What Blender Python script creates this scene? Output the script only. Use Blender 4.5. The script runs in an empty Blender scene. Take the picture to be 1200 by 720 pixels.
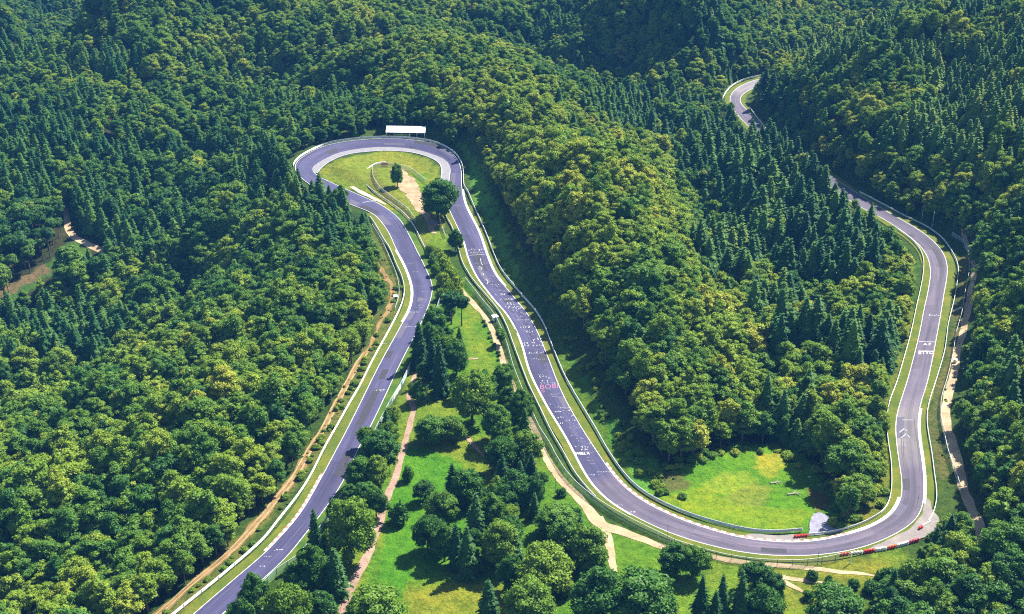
import bpy, math, random
import numpy as np
random.seed(7)
RNG = np.random.default_rng(11)
SC = bpy.context.scene
COL = SC.collection
rad = math.radians

# ------------------------------------------------------------------ survey camera (pixels of the 1200x720 frame <-> ground)
F, CW, CH, CAMH = 1700.0, 600.0, 360.0, 265.0
PITCH = math.atan(800.0 / F)
CP, SP = math.cos(PITCH), math.sin(PITCH)

def ray(px, py):
    px = np.asarray(px, float); py = np.asarray(py, float)
    u = (px - CW) / F; v = (py - CH) / F
    return np.stack([u, CP - v * SP, -SP - v * CP], -1)

def at(px, py, z=0.0):
    d = ray(px, py)
    t = (z - CAMH) / d[..., 2]
    return d[..., 0] * t, d[..., 1] * t

def proj(x, y, z):
    h = CAMH - z
    depth = y * CP + h * SP
    v = (h * CP - y * SP) / depth
    return CW + F * x / depth, CH + F * v, F / depth

def smooth(a, lo, hi):
    t = np.clip((a - lo) / (hi - lo), 0, 1)
    return t * t * (3 - 2 * t)

def vnoise(x, y, scale, seed=0):
    x = np.asarray(x, float) / scale; y = np.asarray(y, float) / scale
    xi = np.floor(x).astype(np.int64); yi = np.floor(y).astype(np.int64)
    fx = x - xi; fy = y - yi
    fx = fx * fx * (3 - 2 * fx); fy = fy * fy * (3 - 2 * fy)
    def h(a, b):
        n = (a * 374761393 + b * 668265263 + seed * 974634777) & 0x7fffffff
        n = ((n ^ (n >> 13)) * 1274126177) & 0x7fffffff
        return ((n ^ (n >> 16)) & 0xffff) / 65535.0
    return (h(xi, yi) * (1 - fx) + h(xi + 1, yi) * fx) * (1 - fy) + (h(xi, yi + 1) * (1 - fx) + h(xi + 1, yi + 1) * fx) * fy

def fbm(x, y, scale, seed=0, octv=3):
    s = 0; a = 0.5; t = 0
    for k in range(octv):
        s = s + a * vnoise(x, y, scale / 2 ** k, seed + k * 17); t += a; a *= 0.5
    return s / t

def inpoly(px, py, poly):
    px = np.asarray(px); py = np.asarray(py)
    r = np.zeros(px.shape, bool)
    n = len(poly)
    for i in range(n):
        x0, y0 = poly[i]; x1, y1 = poly[(i + 1) % n]
        if y0 == y1: continue
        c = ((y0 > py) != (y1 > py)) & (px < (x1 - x0) * (py - y0) / (y1 - y0) + x0)
        r ^= c
    return r

# ------------------------------------------------------------------ the race track, both asphalt edges as surveyed
PAIRS = [  # left edge, right edge (direction of travel), height left, height right
 ((140,797),(182,792),0,0),((185,757),(224,752),0,0),((227,719),(262,719),0,0),((289,666),(323,666),0,0),((309,649),(340,649),0,0),((330,627),(358,626),0,0),
 ((350,604),(378,601),0,0),((376,560),(405,560),0,0),((391,532),(418,530),0,0),((407,502),(433.5,502),0,0),((423,470),(449,470),0,0),
 ((445,426),(469.5,426),0,0),((461,397),(484,398),0,0),((471,379),(494,378),0,0),((480,364),(501,362),0,0),((484,345),(506,347),0,0),
 ((482,331),(507,334),0,0),((474,310),(498,312),0,0),((463,290),(487,290),0,0),((455,272),(479,274),0,0),((440,253),(466,254),0,0),
 ((427,246),(446,239.5),0,0),((411,240),(428,231.5),0,0),((388,231),(402,220),0,0),((368,220),(384,212),.2,0),((352,208),(371,205),.6,0),
 ((345,199),(366,199),1,0),((346,191),(367,195),1.4,0),((351,186),(373,191),1.7,0),((366,177),(383,185),2,0),((386,169),(397,179),2.2,0),
 ((410,165),(412,175.8),2.3,0),((430,163),(428,173.5),2.3,0),((450,162.5),(451,172.2),2.3,0),((476,163),(479,174),2.3,0),((497,165.6),(495,177),2.1,0),
 ((512.5,169),(508,181.3),1.8,0),((527.5,177),(518,185.3),1.3,0),((536,186),(525,190.5),.9,0),((540.6,197.5),(527.5,198),.5,0),((541,210),(526.5,207),.2,0),
 ((541.5,220),(525,219),0,0),((543,230),(524,230),0,0),((545.5,240),(525,241),0,0),((550,250),(528,250),0,0),((555,259),(532.5,259),0,0),
 ((560,269),(537,269),0,0),((564,279),(543,281),0,0),((571,300),(547.5,298),0,0),((577.5,316),(553,313),0,0),((585,328),(561,328),0,0),
 ((592.5,336),(568,337),0,0),((606,352.5),(580,352.5),0,0),((620,370),(594,368),0,0),((632,393),(607,391),0,0),((639,410),(614,410),0,0),
 ((645,425),(618,427),0,0),((652.5,445),(625.5,446),0,0),((660,462.5),(634,462.5),0,0),((670,481),(645,482.5),0,0),((686,508),(661.5,509),0,0),
 ((697.5,525.5),(672,528.5),0,0),((709,542.5),(683,550),0,0),((720,558),(695,569),0,0),((732.5,571),(712,586),0,0),((746,582),(728,596.5),0,0),
 ((762.5,592),(747,607.5),0,0),((785,603),(771,619),0,0),((812.5,614),(800,630.5),0,0),((840,622.5),(832,639.5),0,0),((867.5,630),(864,646.8),0,0),
 ((900,634),(898,651),0,0),((930,635.6),(930,652),0,0),((955,634),(960,650.8),0,0),((979,629.5),(992,646.5),0,0),((1010,621.5),(1026,637),0,0),
 ((1030,613),(1050,626),0,0),((1045,602.5),(1070,613.5),0,0),((1053,591),(1080,600),0,0),((1056.5,579),(1083,584),0,0),((1056,559),(1083,559.5),0,0),
 ((1053,540),(1081,540),0,0),((1050.5,520),(1078,520),0,0),((1049,500),(1076,498),0,0),((1051,484),(1077.5,482.5),0,0),((1055,470),(1080.5,469),0,0),
 ((1062,449),(1087,449),0,0),((1071,416),(1094.5,414),0,0),((1077.5,389),(1099.5,387),0,0),((1083,360),(1104.5,358),0,0),((1086.5,345),(1106.5,345),0,0),
 ((1090,323),(1110.2,324),0,0),((1089.5,312),(1110.5,312),0,0),((1086,300),(1107.5,300),0,0),((1076,286),(1098.5,287),0,0),((1061,274),(1084,274),0,0),
 ((1047.5,264.5),(1069,264.5),0,0),((1034,256),(1052,255),-.3,-.3),((1016,247),(1034,244.5),-.8,-.8),((1000,238),(1015,233),-1.6,-1.6),((975,221),(990,217),-3,-3),
 ((940,196),(954,192),-6,-6),((905,172),(919,167),-9,-9),((878,149),(893,146),-12,-12),((862,132),(877,130),-14,-14),((855,118),(868,120),-15,-15),
 ((860,106),(870,111.5),-16,-16),((871,99),(880,105),-16.5,-16.5),((890,92.5),(897,98),-17,-17),((920,88),(925,93),-17,-17),((965,83),(970,88),-17,-17)]

def catmull(P, n_each=8):
    P = np.asarray(P, float)
    E = np.vstack([2 * P[0] - P[1], P, 2 * P[-1] - P[-2]])
    out = []
    for i in range(1, len(E) - 2):
        p0, p1, p2, p3 = E[i - 1], E[i], E[i + 1], E[i + 2]
        d = [max(np.linalg.norm(b - a), 1e-6) ** 0.5 for a, b in ((p0, p1), (p1, p2), (p2, p3))]
        t0 = 0; t1 = d[0]; t2 = t1 + d[1]; t3 = t2 + d[2]
        for k in range(n_each):
            t = t1 + (t2 - t1) * k / n_each
            a1 = (t1 - t) / (t1 - t0) * p0 + (t - t0) / (t1 - t0) * p1
            a2 = (t2 - t) / (t2 - t1) * p1 + (t - t1) / (t2 - t1) * p2
            a3 = (t3 - t) / (t3 - t2) * p2 + (t - t2) / (t3 - t2) * p3
            b1 = (t2 - t) / (t2 - t0) * a1 + (t - t0) / (t2 - t0) * a2
            b2 = (t3 - t) / (t3 - t1) * a2 + (t - t1) / (t3 - t1) * a3
            out.append((t2 - t) / (t2 - t1) * b1 + (t - t1) / (t2 - t1) * b2)
    out.append(P[-1])
    return np.array(out)

def resample(P, step):
    P = np.asarray(P, float)
    d = np.r_[0, np.cumsum(np.linalg.norm(np.diff(P[:, :3], axis=0), axis=1))]
    n = max(2, int(round(d[-1] / step)) + 1)
    s = np.linspace(0, d[-1], n)
    return np.stack([np.interp(s, d, P[:, i]) for i in range(P.shape[1])], 1)

def gsmooth(P, sig):
    if sig <= 0: return P
    k = np.arange(-int(3 * sig), int(3 * sig) + 1); w = np.exp(-k * k / (2 * sig * sig)); w /= w.sum()
    m = len(k) // 2
    E = np.vstack([2 * P[0] - P[m:0:-1], P, 2 * P[-1] - P[-2:-m - 2:-1]])
    return np.stack([np.convolve(E[:, i], w, 'valid') for i in range(P.shape[1])], 1)

st = []
for (l, r, zl, zr) in PAIRS:
    lx, ly = at(l[0], l[1], zl); rx, ry = at(r[0], r[1], zr)
    st.append([lx, ly, zl, rx, ry, zr])
st = np.array(st)
mid = (st[:, :3] + st[:, 3:]) / 2
cm = catmull(st, 10)
# resample both edges by the arc length of the centre line
c3 = (cm[:, :3] + cm[:, 3:]) / 2
dd = np.r_[0, np.cumsum(np.linalg.norm(np.diff(c3, axis=0), axis=1))]
NS = int(dd[-1] / 2.0)
ss = np.linspace(0, dd[-1], NS)
TR = np.stack([np.interp(ss, dd, cm[:, i]) for i in range(6)], 1)
TR = gsmooth(TR, 2.2)
TL, TRR = TR[:, :3].copy(), TR[:, 3:].copy()
TC = (TL + TRR) / 2
TN = len(TC)

# ------------------------------------------------------------------ terrain heights
HP = [  # pixel, pixel, ground height
 (200,620,-7),(110,620,-16),(0,620,-26),(-120,640,-34),(150,700,-8),(50,720,-14),(-60,740,-22),(300,500,-6),(230,520,-13),(150,520,-24),(60,520,-36),(-60,520,-46),
 (370,410,-4),(320,430,-8),(250,430,-18),(170,430,-34),(80,440,-48),(0,450,-56),(-120,450,-58),(410,350,-4),(360,340,-10),(300,350,-22),(240,370,-36),(180,370,-46),
 (110,380,-54),(20,390,-56),(-100,370,-50),(410,280,-3),(370,270,-10),(320,280,-22),(260,290,-34),(190,290,-42),(110,300,-42),(30,330,-44),(-60,300,-36),
 (90,270,-38),(60,250,-34),(0,230,-26),(-100,220,-16),(160,220,-32),(240,220,-32),(310,220,-16),(350,225,-4),(300,170,-12),(220,160,-22),(120,160,-16),(20,150,-14),(-100,140,-6),
 (330,120,-6),(230,110,-22),(120,105,-46),(40,110,-44),(-80,110,-30),(130,75,-62),(60,78,-50),(20,60,-22),(100,45,-14),(180,60,-34),(0,20,14),(120,10,16),(-100,20,24),
 (260,50,-6),(330,30,6),(260,15,2),(400,60,2),(400,110,0),(460,120,6),(420,140,3),(520,130,8),(470,60,12),(440,20,4),(540,70,18),(560,110,18),(600,150,19),(570,30,-2),(500,10,-8),(620,60,-16),
 (600,0,8),(620,200,13),(580,200,4),(575,240,2),(650,230,20),(690,270,21),(620,280,6),(600,270,1),(660,330,9),(640,340,2),(730,320,19),(740,380,14),(700,400,4),(680,420,1.5),(770,430,9),(730,460,5),
 (800,480,5),(760,510,4),(720,490,3),(830,510,2),(640,380,1.5),(670,440,1),(690,480,1.5),(720,530,1),(760,570,0),(800,590,-1),(870,590,-2.5),(930,590,-2.5),(850,550,-2),(910,530,-4),(980,590,-2),
 (700,180,-4),(660,110,-14),(720,110,-20),(760,170,-16),(800,240,-18),(830,300,-16),(850,360,-13),(870,420,-9),(890,480,-6),(950,540,-5),(1000,560,-3),(1025,600,-1),
 (900,250,-16),(960,260,-10),(930,330,-12),(1000,320,-6),(1050,330,-2),(1065,360,-1),(950,400,-9),(1020,430,-3),(1040,450,-1.5),(960,470,-6),(1015,510,-2),
 (780,90,-14),(830,110,-17),(800,50,6),(740,40,4),(700,70,-12),(860,60,-6),(900,70,-10),(840,20,20),(720,0,26),(900,20,-2),(950,30,-14),(800,-40,40),
 (870,150,-15),(830,180,-17),(900,200,-13),(950,215,-8),(1000,250,-4),
 (935,130,4),(940,100,16),(980,150,10),(1010,190,5),(1040,220,4),(960,60,18),(1000,90,26),(1040,150,26),(1080,210,10),(1110,260,3),(1100,180,22),(1090,110,34),(1150,220,18),(1060,50,38),
 (1160,60,54),(1160,130,38),(1220,160,44),(1300,100,66),(1300,220,44),(1220,250,28),(1180,300,16),(1230,330,26),(1310,340,44),(1145,300,1),(1150,360,2),(1180,400,10),(1250,430,18),(1140,420,1),
 (1130,480,.5),(1160,480,6),(1230,520,15),(1320,520,36),(1135,550,0),(1170,570,3),(1240,620,12),(1320,650,22),(1160,640,0),(1200,700,3),(1280,740,8),(1120,640,-1),(1125,600,-.5),(1117,570,0),
 (1125,310,0),(1120,380,0),(1105,450,0),(1098,520,0),
 (520,420,0),(520,340,0),(500,300,0),(470,225,0),(500,220,0),(440,195,0),(540,420,0),(560,480,-.5),(520,550,-.5),(470,620,-.5),(560,600,-1),(640,600,-.3),(500,680,-1),(600,700,-1.5),(700,660,-.5),(800,700,-1),
 (900,700,-1),(980,690,-.8),(1040,680,-.8),(1060,720,-1.5),(400,700,-.5),(350,760,-1),(500,780,-2),(700,780,-2),(900,780,-2),(1050,790,-2),(340,690,-.4),(430,600,-.3),
 (470,150,4),(440,155,3),(380,160,2),(340,180,-1),(330,200,-6),(510,155,5),(540,170,5),(555,195,3)]
hp = []
for (a, b, z) in HP:
    x, y = at(a, b, z); hp.append((float(x), float(y), z))
for i in range(0, TN, 12):
    hp.append((TC[i, 0], TC[i, 1], TC[i, 2]))
for (x, y, z) in [(-900,200,-30),(-700,900,10),(-800,1500,80),(0,1400,60),(0,2000,140),(600,1300,120),(900,1600,180),(900,700,90),(800,200,60),(0,0,-10),(-400,0,-20),(400,0,10),(-1200,2300,160),(1400,2300,200),(-1400,0,0),(1400,0,80)]:
    hp.append((x, y, z))
hp = np.array(hp)
hc = hp[:, :2] / 200.0
def U(r2): return 0.5 * r2 * np.log(np.maximum(r2, 1e-12))
K = U(((hc[:, None] - hc[None]) ** 2).sum(-1)) + np.eye(len(hc)) * 0.004
Pm = np.c_[np.ones(len(hc)), hc]
A = np.block([[K, Pm], [Pm.T, np.zeros((3, 3))]])
W = np.linalg.solve(A, np.r_[hp[:, 2], 0, 0, 0])
def tps(x, y):
    q = np.stack([np.ravel(x), np.ravel(y)], -1) / 200.0
    out = np.empty(len(q))
    for i in range(0, len(q), 20000):
        s = q[i:i + 20000]
        r2 = ((s[:, None] - hc[None]) ** 2).sum(-1)
        out[i:i + 20000] = U(r2) @ W[:-3] + W[-3] + s @ W[-2:]
    return out.reshape(np.shape(x))

def axis(lo, hi, step, far_lo, far_hi):
    a = list(np.arange(lo, hi + .01, step)); d = step; v = lo; pre = []
    while v > far_lo: d = min(d * 1.25, 60); v -= d; pre.append(v)
    d = step; v = a[-1]; post = []
    while v < far_hi: d = min(d * 1.25, 60); v += d; post.append(v)
    return np.array(pre[::-1] + a + post)
GX = axis(-420, 460, 2.0, -1900, 1900)
GY = axis(390, 1180, 2.0, -300, 2900)
XX, YY = np.meshgrid(GX, GY)
ZZ = tps(XX, YY)
# track samples across the width, used to bench the ground into the road
TS = np.concatenate([TL * (1 - u) + TRR * u for u in np.linspace(0, 1, 7)])[:]
TSx = TS[::1]
def near_track(x, y, S=None):
    S = TC if S is None else S
    q = np.stack([np.ravel(x), np.ravel(y)], -1)
    d = np.empty(len(q)); j = np.empty(len(q), int)
    for i in range(0, len(q), 4000):
        r2 = (q[i:i + 4000, None, 0] - S[None, :, 0]) ** 2 + (q[i:i + 4000, None, 1] - S[None, :, 1]) ** 2
        j[i:i + 4000] = r2.argmin(1); d[i:i + 4000] = np.sqrt(r2.min(1))
    return d.reshape(np.shape(x)), j.reshape(np.shape(x))
DT = np.full(XX.shape, 999.0)
fine = (XX > -440) & (XX < 480) & (YY > 330) & (YY < 1250)
dC, _ = near_track(XX[fine], YY[fine], TC[::3])
DT[fine] = dC
close = fine & (DT < 30)
dS, jS = near_track(XX[close], YY[close], TS[::2])
zt = TS[::2][jS, 2]
amp = smooth(DT, 18, 60)
PXg, PYg, _ = proj(XX, np.maximum(YY, 50), ZZ)
MEADOWB = [(500,285),(545,330),(600,430),(640,530),(700,605),(780,640),(900,655),(1000,655),(1050,640),(1062,652),(1034,690),(1028,730),(1020,860),(240,860),(280,800),(330,690),(420,560),(490,420),(515,350)]
inm = inpoly(PXg, PYg, MEADOWB) | inpoly(PXg, PYg, [(760,585),(800,545),(870,520),(920,520),(985,600),(990,622),(930,625),(870,620),(800,600)])
amp = np.where(inm, 0.12, amp)
far_ = smooth(DT, 16, 55)
def fold(line, depth, width, z=0.0):
    P = np.array([[*at(p_, q_, z)] for p_, q_ in line]); P = resample(np.c_[P, P[:, 0] * 0], 8)[:, :2]
    d = np.full(XX.shape, 1e9)
    for p_ in P: d = np.minimum(d, (XX - p_[0]) ** 2 + (YY - p_[1]) ** 2)
    return depth * np.exp(-d / (width * width))
REL = 0
for ln, dp, wd, z_ in (([(222,335),(208,372),(165,402),(120,424),(60,452),(-40,480)], -17, 20, -42), ([(250,8),(178,50),(132,80),(60,84),(-40,84)], -26, 30, -50), ([(330,2),(235,48),(170,86)], 13, 28, -8),
    ([(320,75),(372,66),(440,58)], -15, 20, 2), ([(650,5),(684,40),(720,72)], -15, 22, -10), ([(600,10),(640,60),(690,85)], -10, 18, -10), ([(1020,28),(970,52),(925,72)], -16, 20, 16), ([(1075,168),(1100,150),(1120,110)], -12, 18, 26),
    ([(250,120),(330,112),(420,128)], -9, 18, -10), ([(140,178),(230,180),(330,200)], -9, 18, -22), ([(90,560),(180,500),(270,440)], -8, 16, -20), ([(20,640),(120,575),(200,540)], 7, 22, -16), ([(760,150),(830,240),(860,330)], -9, 22, -16),
    ([(640,180),(690,240),(735,300),(770,370)], 5, 20, 20), ([(1200,300),(1170,340),(1150,400)], -7, 14, 12), ([(1320,420),(1240,440),(1180,470)], -9, 18, 14), ([(800,30),(850,60),(890,75)], 8, 22, 10), ([(0,20),(60,30),(130,25)], 12, 26, 10)):
    REL = REL + fold(ln, dp * (1.5 if z_ in (-50, -8, 2, -10, 10) else 1.15), wd, z_)
ZZ = ZZ + far_ * REL + amp * ((fbm(XX, YY, 55, 3) - .5) * 16 + (fbm(XX, YY, 24, 13, 2) - .5) * 8) * smooth(DT, 20, 60) + np.where(inm, (fbm(XX, YY, 14, 5) - .5) * .8, 0)
w = smooth(dS, 5.0, 15.0)
ZZ[close] = (zt - .3) * (1 - w) + ZZ[close] * w

def hz(x, y):
    x = np.asarray(x, float); y = np.asarray(y, float)
    i = np.clip(np.searchsorted(GX, x) - 1, 0, len(GX) - 2); j = np.clip(np.searchsorted(GY, y) - 1, 0, len(GY) - 2)
    fx = (x - GX[i]) / (GX[i + 1] - GX[i]); fy = (y - GY[j]) / (GY[j + 1] - GY[j])
    return (ZZ[j, i] * (1 - fx) + ZZ[j, i + 1] * fx) * (1 - fy) + (ZZ[j + 1, i] * (1 - fx) + ZZ[j + 1, i + 1] * fx) * fy

def hit(px, py):
    d = ray(px, py); t0 = 150.0; t = t0
    while t < 2500:
        if CAMH + d[2] * t < hz(d[0] * t, d[1] * t):
            lo, hi = t - 4, t
            for _ in range(12):
                m = (lo + hi) / 2
                if CAMH + d[2] * m < hz(d[0] * m, d[1] * m): hi = m
                else: lo = m
            t = hi; break
        t += 4.0
    x, y = d[0] * t, d[1] * t
    return np.array([x, y, float(hz(x, y))])

# ------------------------------------------------------------------ scene helpers
def mesh_from(name, V, faces, mats=(), fmat=None, smooth_shade=False, colors=None):
    me = bpy.data.meshes.new(name)
    if isinstance(faces, np.ndarray):
        V = np.asarray(V, np.float32)
        n, k = faces.shape
        me.vertices.add(len(V)); me.vertices.foreach_set('co', V.ravel())
        me.loops.add(n * k); me.loops.foreach_set('vertex_index', faces.astype(np.int32).ravel())
        me.polygons.add(n); me.polygons.foreach_set('loop_start', np.arange(0, n * k, k, dtype=np.int32))
        me.polygons.foreach_set('loop_total', np.full(n, k, np.int32))
        me.update(calc_edges=True)
    else:
        me.from_pydata([tuple(map(float, v)) for v in V], [], faces); me.update()
    for m in mats: me.materials.append(m)
    if fmat is not None: me.polygons.foreach_set('material_index', np.asarray(fmat, np.int32))
    if smooth_shade: me.polygons.foreach_set('use_smooth', np.ones(len(me.polygons), bool))
    if colors is not None:
        a = me.color_attributes.new('zone', 'FLOAT_COLOR', 'POINT')
        a.data.foreach_set('color', np.asarray(colors, np.float32).ravel())
    return me

def link(name, data, parent=None, loc=None, rotz=0.0, scl=None):
    o = bpy.data.objects.new(name, data); COL.objects.link(o)
    if parent is not None: o.parent = parent
    if loc is not None: o.location = [float(v) for v in loc]
    if rotz: o.rotation_euler = (0, 0, float(rotz))
    if scl is not None: o.scale = scl if hasattr(scl, '__len__') else (scl,) * 3
    return o

def tag(o, label=None, cat=None, group=None, kind=None):
    if label: o['label'] = label
    if cat: o['category'] = cat
    if group: o['group'] = group
    if kind: o['kind'] = kind
    return o

# ------------------------------------------------------------------ materials
def newmat(name):
    m = bpy.data.materials.new(name); m.use_nodes = True
    m.node_tree.nodes.clear()
    return m, m.node_tree

def nd(nt, t, **kw):
    n = nt.nodes.new(t)
    for k, v in kw.items():
        if k.startswith('i_'):
            n.inputs[int(k[2:]) if k[2:].isdigit() else k[2:].replace('_', ' ')].default_value = v
        else: setattr(n, k, v)
    return n

def ramp(nt, fac, stops):
    r = nt.nodes.new('ShaderNodeValToRGB'); e = r.color_ramp.elements
    while len(e) < len(stops): e.new(.5)
    for s, (p, c) in zip(e, stops):
        s.position = p; s.color = (*c, 1) if len(c) == 3 else c
    nt.links.new(fac, r.inputs[0]); return r.outputs[0]

def noise(nt, scale, detail=4, rough=.55, coord=None, dist=0.0):
    n = nt.nodes.new('ShaderNodeTexNoise'); n.inputs['Scale'].default_value = scale
    n.inputs['Detail'].default_value = detail; n.inputs['Roughness'].default_value = rough; n.inputs['Distortion'].default_value = dist
    if coord is not None: nt.links.new(coord, n.inputs['Vector'])
    return n.outputs[0]

def mixc(nt, fac, a, b, mode='MIX'):
    m = nt.nodes.new('ShaderNodeMix'); m.data_type = 'RGBA'; m.blend_type = mode
    for s, v in ((m.inputs[0], fac), (m.inputs[6], a), (m.inputs[7], b)):
        if hasattr(v, 'is_linked'): nt.links.new(v, s)
        elif hasattr(v, '__len__'): s.default_value = (*v, 1) if len(v) == 3 else v
        else: s.default_value = v
    return m.outputs[2]

def math_(nt, op, a, b=0.0):
    m = nt.nodes.new('ShaderNodeMath'); m.operation = op
    for s, v in ((m.inputs[0], a), (m.inputs[1], b)):
        if hasattr(v, 'is_linked'): nt.links.new(v, s)
        else: s.default_value = v
    return m.outputs[0]

def out_principled(nt, color, rough=.8, metal=0.0, bump=None, bdist=.05, bstr=.6, spec=.3):
    p = nt.nodes.new('ShaderNodeBsdfPrincipled'); o = nt.nodes.new('ShaderNodeOutputMaterial')
    if hasattr(color, 'is_linked'): nt.links.new(color, p.inputs['Base Color'])
    else: p.inputs['Base Color'].default_value = (*color, 1)
    p.inputs['Roughness'].default_value = rough; p.inputs['Metallic'].default_value = metal
    p.inputs['Specular IOR Level'].default_value = spec
    if bump is not None:
        b = nt.nodes.new('ShaderNodeBump'); b.inputs['Distance'].default_value = bdist; b.inputs['Strength'].default_value = bstr
        nt.links.new(bump, b.inputs['Height']); nt.links.new(b.outputs[0], p.inputs['Normal'])
    nt.links.new(p.outputs[0], o.inputs[0])
    return p

def wpos(nt):
    return nt.nodes.new('ShaderNodeNewGeometry').outputs['Position']

def plain(name, color, rough=.7, metal=0.0, var=.15, scale=1.5):
    m, nt = newmat(name)
    n = noise(nt, scale, 5, .6, wpos(nt))
    lo = tuple(c * (1 - var) for c in color); hi = tuple(min(1, c * (1 + var)) for c in color)
    out_principled(nt, ramp(nt, n, [(.3, lo), (.7, hi)]), rough, metal)
    return m

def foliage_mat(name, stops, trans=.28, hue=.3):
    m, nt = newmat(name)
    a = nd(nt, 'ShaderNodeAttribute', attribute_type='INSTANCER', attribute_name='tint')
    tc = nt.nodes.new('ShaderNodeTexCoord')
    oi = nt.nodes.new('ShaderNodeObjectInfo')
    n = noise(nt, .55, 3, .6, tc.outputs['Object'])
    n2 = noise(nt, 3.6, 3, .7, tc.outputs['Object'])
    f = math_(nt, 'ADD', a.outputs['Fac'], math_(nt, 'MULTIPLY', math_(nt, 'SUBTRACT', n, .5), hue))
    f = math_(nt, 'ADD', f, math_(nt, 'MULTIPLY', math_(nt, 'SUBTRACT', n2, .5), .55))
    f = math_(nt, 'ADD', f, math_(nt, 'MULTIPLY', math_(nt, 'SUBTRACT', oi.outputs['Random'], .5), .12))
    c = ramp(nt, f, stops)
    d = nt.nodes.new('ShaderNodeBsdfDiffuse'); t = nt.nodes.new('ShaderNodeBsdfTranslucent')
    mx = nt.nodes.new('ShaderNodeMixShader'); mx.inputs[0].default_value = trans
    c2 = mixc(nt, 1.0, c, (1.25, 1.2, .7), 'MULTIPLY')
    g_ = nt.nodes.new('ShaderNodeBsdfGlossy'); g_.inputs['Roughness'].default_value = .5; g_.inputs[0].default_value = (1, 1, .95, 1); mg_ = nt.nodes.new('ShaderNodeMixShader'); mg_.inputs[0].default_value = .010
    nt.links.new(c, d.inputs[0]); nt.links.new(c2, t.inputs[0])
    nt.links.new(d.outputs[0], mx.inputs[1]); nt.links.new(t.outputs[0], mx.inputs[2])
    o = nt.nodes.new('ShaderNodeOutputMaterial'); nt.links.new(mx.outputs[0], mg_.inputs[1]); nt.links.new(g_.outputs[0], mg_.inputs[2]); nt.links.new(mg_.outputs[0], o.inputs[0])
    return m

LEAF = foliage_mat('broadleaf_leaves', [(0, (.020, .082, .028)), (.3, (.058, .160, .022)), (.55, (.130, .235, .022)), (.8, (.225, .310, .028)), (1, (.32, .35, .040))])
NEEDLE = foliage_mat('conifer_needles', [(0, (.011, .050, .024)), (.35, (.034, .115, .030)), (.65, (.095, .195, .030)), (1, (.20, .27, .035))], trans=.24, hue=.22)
BARK = plain('bark', (.13, .10, .075), .9, var=.4, scale=3)
DEADWOOD = plain('bleached_wood', (.36, .33, .29), .85, var=.3, scale=3)

# ground
m, nt = newmat('ground')
pos = wpos(nt)
zc = nd(nt, 'ShaderNodeAttribute', attribute_name='zone')
n1 = noise(nt, .05, 6, .6, pos, .4); n2 = noise(nt, .35, 5, .65, pos); n3 = noise(nt, 1.6, 4, .7, pos)
c = mixc(nt, 1.0, zc.outputs['Color'], ramp(nt, n1, [(.3, (.72, .85, .7)), (.5, (1, 1, 1)), (.72, (1.35, 1.08, .9))]), 'MULTIPLY')
c = mixc(nt, 1.0, c, ramp(nt, n2, [(.28, (.50, .62, .5)), (.5, (1, 1, 1)), (.74, (1.5, 1.25, 1.15))]), 'MULTIPLY')
c = mixc(nt, 1.0, c, ramp(nt, n3, [(.3, (.5, .58, .5)), (.7, (1.45, 1.36, 1.25))]), 'MULTIPLY')
bsum = math_(nt, 'ADD', math_(nt, 'MULTIPLY', n2, 1.0), math_(nt, 'MULTIPLY', n3, .5))
out_principled(nt, c, .95, 0, bsum, 1.1, .9, .1)
GROUND = m

# asphalt: resurfaced stretches come from the colour attribute
m, nt = newmat('asphalt')
pos = wpos(nt)
zc = nd(nt, 'ShaderNodeAttribute', attribute_name='zone')
n1 = noise(nt, .09, 5, .6, pos); n2 = noise(nt, 2.2, 4, .7, pos); n3 = noise(nt, .5, 3, .6, pos)
c = mixc(nt, 1.0, zc.outputs['Color'], ramp(nt, n1, [(.3, (.86, .86, .92)), (.7, (1.14, 1.12, 1.08))]), 'MULTIPLY')
c = mixc(nt, 1.0, c, ramp(nt, n2, [(.25, (.72, .72, .74)), (.75, (1.28, 1.28, 1.26))]), 'MULTIPLY')
c = mixc(nt, 1.0, c, ramp(nt, n3, [(.3, (.92, .92, .95)), (.7, (1.08, 1.08, 1.05))]), 'MULTIPLY')
uvn = nt.nodes.new('ShaderNodeTexCoord').outputs['UV']; mp = nt.nodes.new('ShaderNodeMapping'); mp.inputs['Scale'].default_value = (9, .035, 1); nt.links.new(uvn, mp.inputs[0])
st_ = noise(nt, 1.0, 3, .6, mp.outputs[0]); mp2 = nt.nodes.new('ShaderNodeMapping'); mp2.inputs['Scale'].default_value = (2.2, .012, 1); nt.links.new(uvn, mp2.inputs[0]); st2 = noise(nt, 1.0, 2, .5, mp2.outputs[0], .3)
c = mixc(nt, 1.0, c, ramp(nt, st_, [(.3, (.74, .74, .77)), (.5, (1, 1, 1)), (.72, (1.28, 1.26, 1.22))]), 'MULTIPLY')
c = mixc(nt, 1.0, c, ramp(nt, st2, [(.32, (.70, .70, .74)), (.5, (1, 1, 1)), (.7, (1.25, 1.2, 1.16))]), 'MULTIPLY')
sx = nt.nodes.new('ShaderNodeSeparateXYZ'); nt.links.new(uvn, sx.inputs[0])
cell = nt.nodes.new('ShaderNodeTexWhiteNoise'); cell.noise_dimensions = '1D'; nt.links.new(math_(nt, 'FLOOR', math_(nt, 'ADD', math_(nt, 'MULTIPLY', sx.outputs[1], .016), math_(nt, 'MULTIPLY', math_(nt, 'FLOOR', math_(nt, 'MULTIPLY', sx.outputs[0], 1.99)), 7.3))), cell.inputs['W'])
c = mixc(nt, 1.0, c, ramp(nt, cell.outputs['Value'], [(0, (.82, .82, .86)), (1, (1.16, 1.14, 1.12))]), 'MULTIPLY')
out_principled(nt, c, .8, 0, n2, .02, .4, .25)
ASPHALT = m
WHITE = plain('white_paint', (.80, .80, .78), .6, var=.10, scale=.8)
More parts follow.
